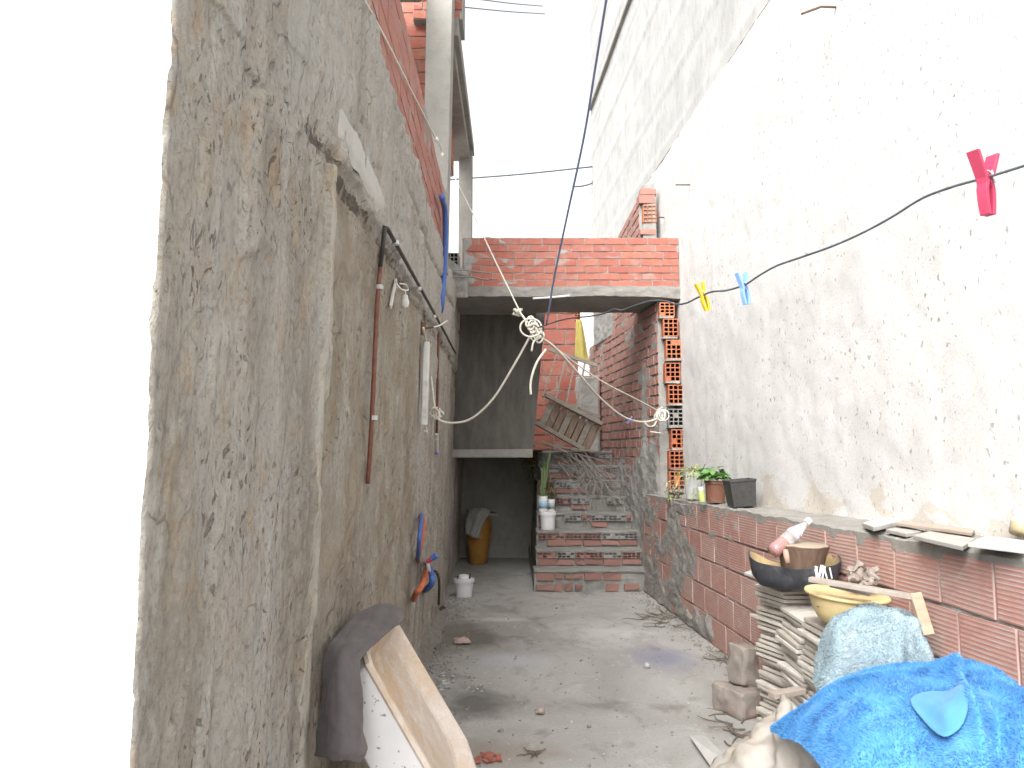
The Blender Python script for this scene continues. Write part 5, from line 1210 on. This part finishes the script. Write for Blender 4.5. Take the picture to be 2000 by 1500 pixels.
def blan(s, t, fl=0):
    a, b = samp(Rg, s), samp(Lw, s)
    if t < 0: return a + V3((.03, .12, -.25)) * (-t / .25) * min(1, .08 + s * 5)
    L = (b - a).length; p = a.lerp(b, t) + V3((-.10, -.35, .9)).normalized() * (.16 * L * math.sin(math.pi * t) * (1 if t < 1 else 0))
    p += V3((-.1, -.4, .9)) * (.016 * fbm(p.x * 5, p.y * 4, 3, 4) * min(1, L * 3))
    cr = .030 * math.exp(-((s - .70 - .18 * t + .03 * math.sin(t * 9)) / .022) ** 2) * sstep(.02, .2, t)
    cr2 = .035 * math.exp(-((s - .62 - .30 * t) / .03) ** 2) * sstep(.0, .1, t) * (1 - sstep(.35, .6, t))
    cr3 = .04 * math.exp(-((s - .88 + .05 * t) / .02) ** 2) * sstep(.25, .5, t)
    return p + V3((-.1, -.4, .9)) * (cr2 - cr - cr3)
mb = MB(); mb.grid(lambda s, t: blan(s, t * 1.12 - .12), 150, 90)
r = random.Random(77)
for i in range(62000):
    s = r.random(); t = r.random() ** 1.5 * 1.0
    p = blan(s, t); e = .004; du = blan(min(1, s + e), t) - p; dv = blan(s, t + e) - p; n = du.cross(dv)
    if n.length < 1e-12: continue
    n.normalize()
    if n.dot(V3((0, 0, CAMZ)) - p) < 0: n = -n
    dr = V3((fbm(p.x * 9, p.y * 9, 2, 2), fbm(p.x * 9, p.y * 9, 5, 2), -.35 + fbm(p.x * 9, p.y * 9, 8, 2))) * 1.2
    tip = p + (n + dr + V3((r.uniform(-.5, .5), r.uniform(-.5, .5), r.uniform(-.5, .5)))).normalized() * r.uniform(.007, .016)
    sd = n.cross(V3((r.uniform(-1, 1), r.uniform(-1, 1), r.uniform(-1, 1)))).normalized() * .0016
    k = [mb.vert(p - sd), mb.vert(p + sd), mb.vert(tip)]; mb.face(k, [(s, t)] * 3, 0)
blk = mb.build('fluffy_blanket', M_blan, smooth=True); tag(blk, 'bright blue fluffy blanket draped over the heap at the lower right', 'blanket')
# turned-over corner of the blanket
fl = [(1769, 1365), (1796, 1351), (1833, 1348), (1849, 1353), (1872, 1338), (1895, 1323), (1896, 1368), (1884, 1419), (1862, 1434), (1844, 1444), (1820, 1428), (1789, 1391)]
def onb(px, py):                # nearest blanket point along the pixel's sight line
    best = None
    for i in range(61):
        for j in range(41):
            q = BG[i][j]; 
            e = (q[0] - px) ** 2 + (q[1] - py) ** 2
            if best is None or e < best[0]: best = (e, q[2])
    return best[1]
from bpy_extras.object_utils import world_to_camera_view
bpy.context.view_layer.update()
BG = []
for i in range(61):
    row = []
    for j in range(41):
        p = blan(i / 60, j / 40); q = cam.matrix_world.inverted() @ p
        row.append((1000 + F * q.x / -q.z, 750 - F * q.y / -q.z, p.y))
    BG.append(row)
mb = MB(); cx, cy = 1840, 1382; ids = []
def flp(px, py, lift): 
    return P(px, py, onb(px, py) - lift)
rings = []
for sc in (1.0, .8, .55, .3):
    rings.append([mb.vert(flp(cx + (x - cx) * sc, cy + (y - cy) * sc, (.018 + .022 * (1 - sc) + .016 * math.exp(-((cx + (x - cx) * sc - 1862 + (y - 1380) * .2) / 9) ** 2) + .012 * sstep(1400, 1440, y) * sc))) for x, y in fl])
ctr = mb.vert(flp(cx, cy, .045))
for i in range(3):
    for k in range(12): mb.face([rings[i][k], rings[i][(k + 1) % 12], rings[i + 1][(k + 1) % 12], rings[i + 1][k]])
for k in range(12): mb.face([rings[3][k], rings[3][(k + 1) % 12], ctr])
o = mb.build('folded_corner', mat_cloth('smooth_blue_backing', (.055, .19, .36), (.08, .23, .40), 8, 300, .25), blk, smooth=True); solid(o, .006, 0); subs(o, 1)
o['label'] = 'smooth paler blue corner folded over'
# sack
M_sack = simple('dirty_white_sack', (.37, .345, .315), (.30, .275, .24), .9, 7, .3, dirt=(.34, .27, .2))
sr = [[(1396, 1510, 3.36), (1440, 1452, 3.34), (1486, 1420, 3.32), (1516, 1392, 3.3), (1530, 1360, 3.28), (1552, 1386, 3.22), (1580, 1420, 3.1), (1620, 1470, 2.9)],
      [(1376, 1530, 3.22), (1430, 1480, 3.2), (1482, 1445, 3.18), (1518, 1420, 3.16), (1538, 1398, 3.14), (1560, 1420, 3.05), (1590, 1455, 2.9), (1630, 1500, 2.75)],
      [(1360, 1560, 3.1), (1420, 1530, 3.05), (1480, 1500, 3.02), (1520, 1480, 3.0), (1545, 1470, 2.95), (1570, 1480, 2.88), (1600, 1510, 2.75), (1640, 1550, 2.6)],
      [(1350, 1600, 3.0), (1410, 1600, 2.92), (1470, 1590, 2.9), (1515, 1580, 2.85), (1550, 1570, 2.8), (1580, 1580, 2.75), (1610, 1600, 2.65), (1650, 1630, 2.5)]]
mb = MB(); netgrid(mb, net(sr, 10, 14), lambda s, t, p: .035 * fbm(p.x * 6, p.y * 5, p.z * 6, 4) + .02 * abs(fbm(p.x * 10, p.y * 6, p.z * 9, 3)) + .012 * math.sin(s * 24 + 4 * t))
o = mb.build('sack', M_sack, smooth=True); solid(o, .004); tag(o, 'crumpled dirty white sack under the edge of the blue blanket', 'sack')
mb = MB(); mb.bar(P(1506, 1358, 3.35), P(1568, 1348, 3.4), .05, .025); bevel(mb.build('wood_strip', M_greyw), .003); tag(C.objects[-1], 'grey stick lying over the peak of the white sack', 'wood')
a, b, c3, d3 = PF(1349, 1438, .03), PF(1374, 1437, .075), PF(1440, 1505, .075), PF(1400, 1512, .03)
mb = MB(); n_ = (b - a).cross(d3 - a).normalized(); n_ = n_ if n_.z > 0 else -n_
i1 = [mb.vert(p) for p in (a, b, c3, d3)]; i2 = [mb.vert(p - n_ * .018) for p in (a, b, c3, d3)]; mb.face(i1); mb.face(i2[::-1])
for k in range(4): mb.face([i1[k], i1[(k + 1) % 4], i2[(k + 1) % 4], i2[k]])
o = bevel(mb.build('broken_tile', M_tile2), .003); tag(o, 'broken white tile propped on the floor at the bottom edge', 'tile')
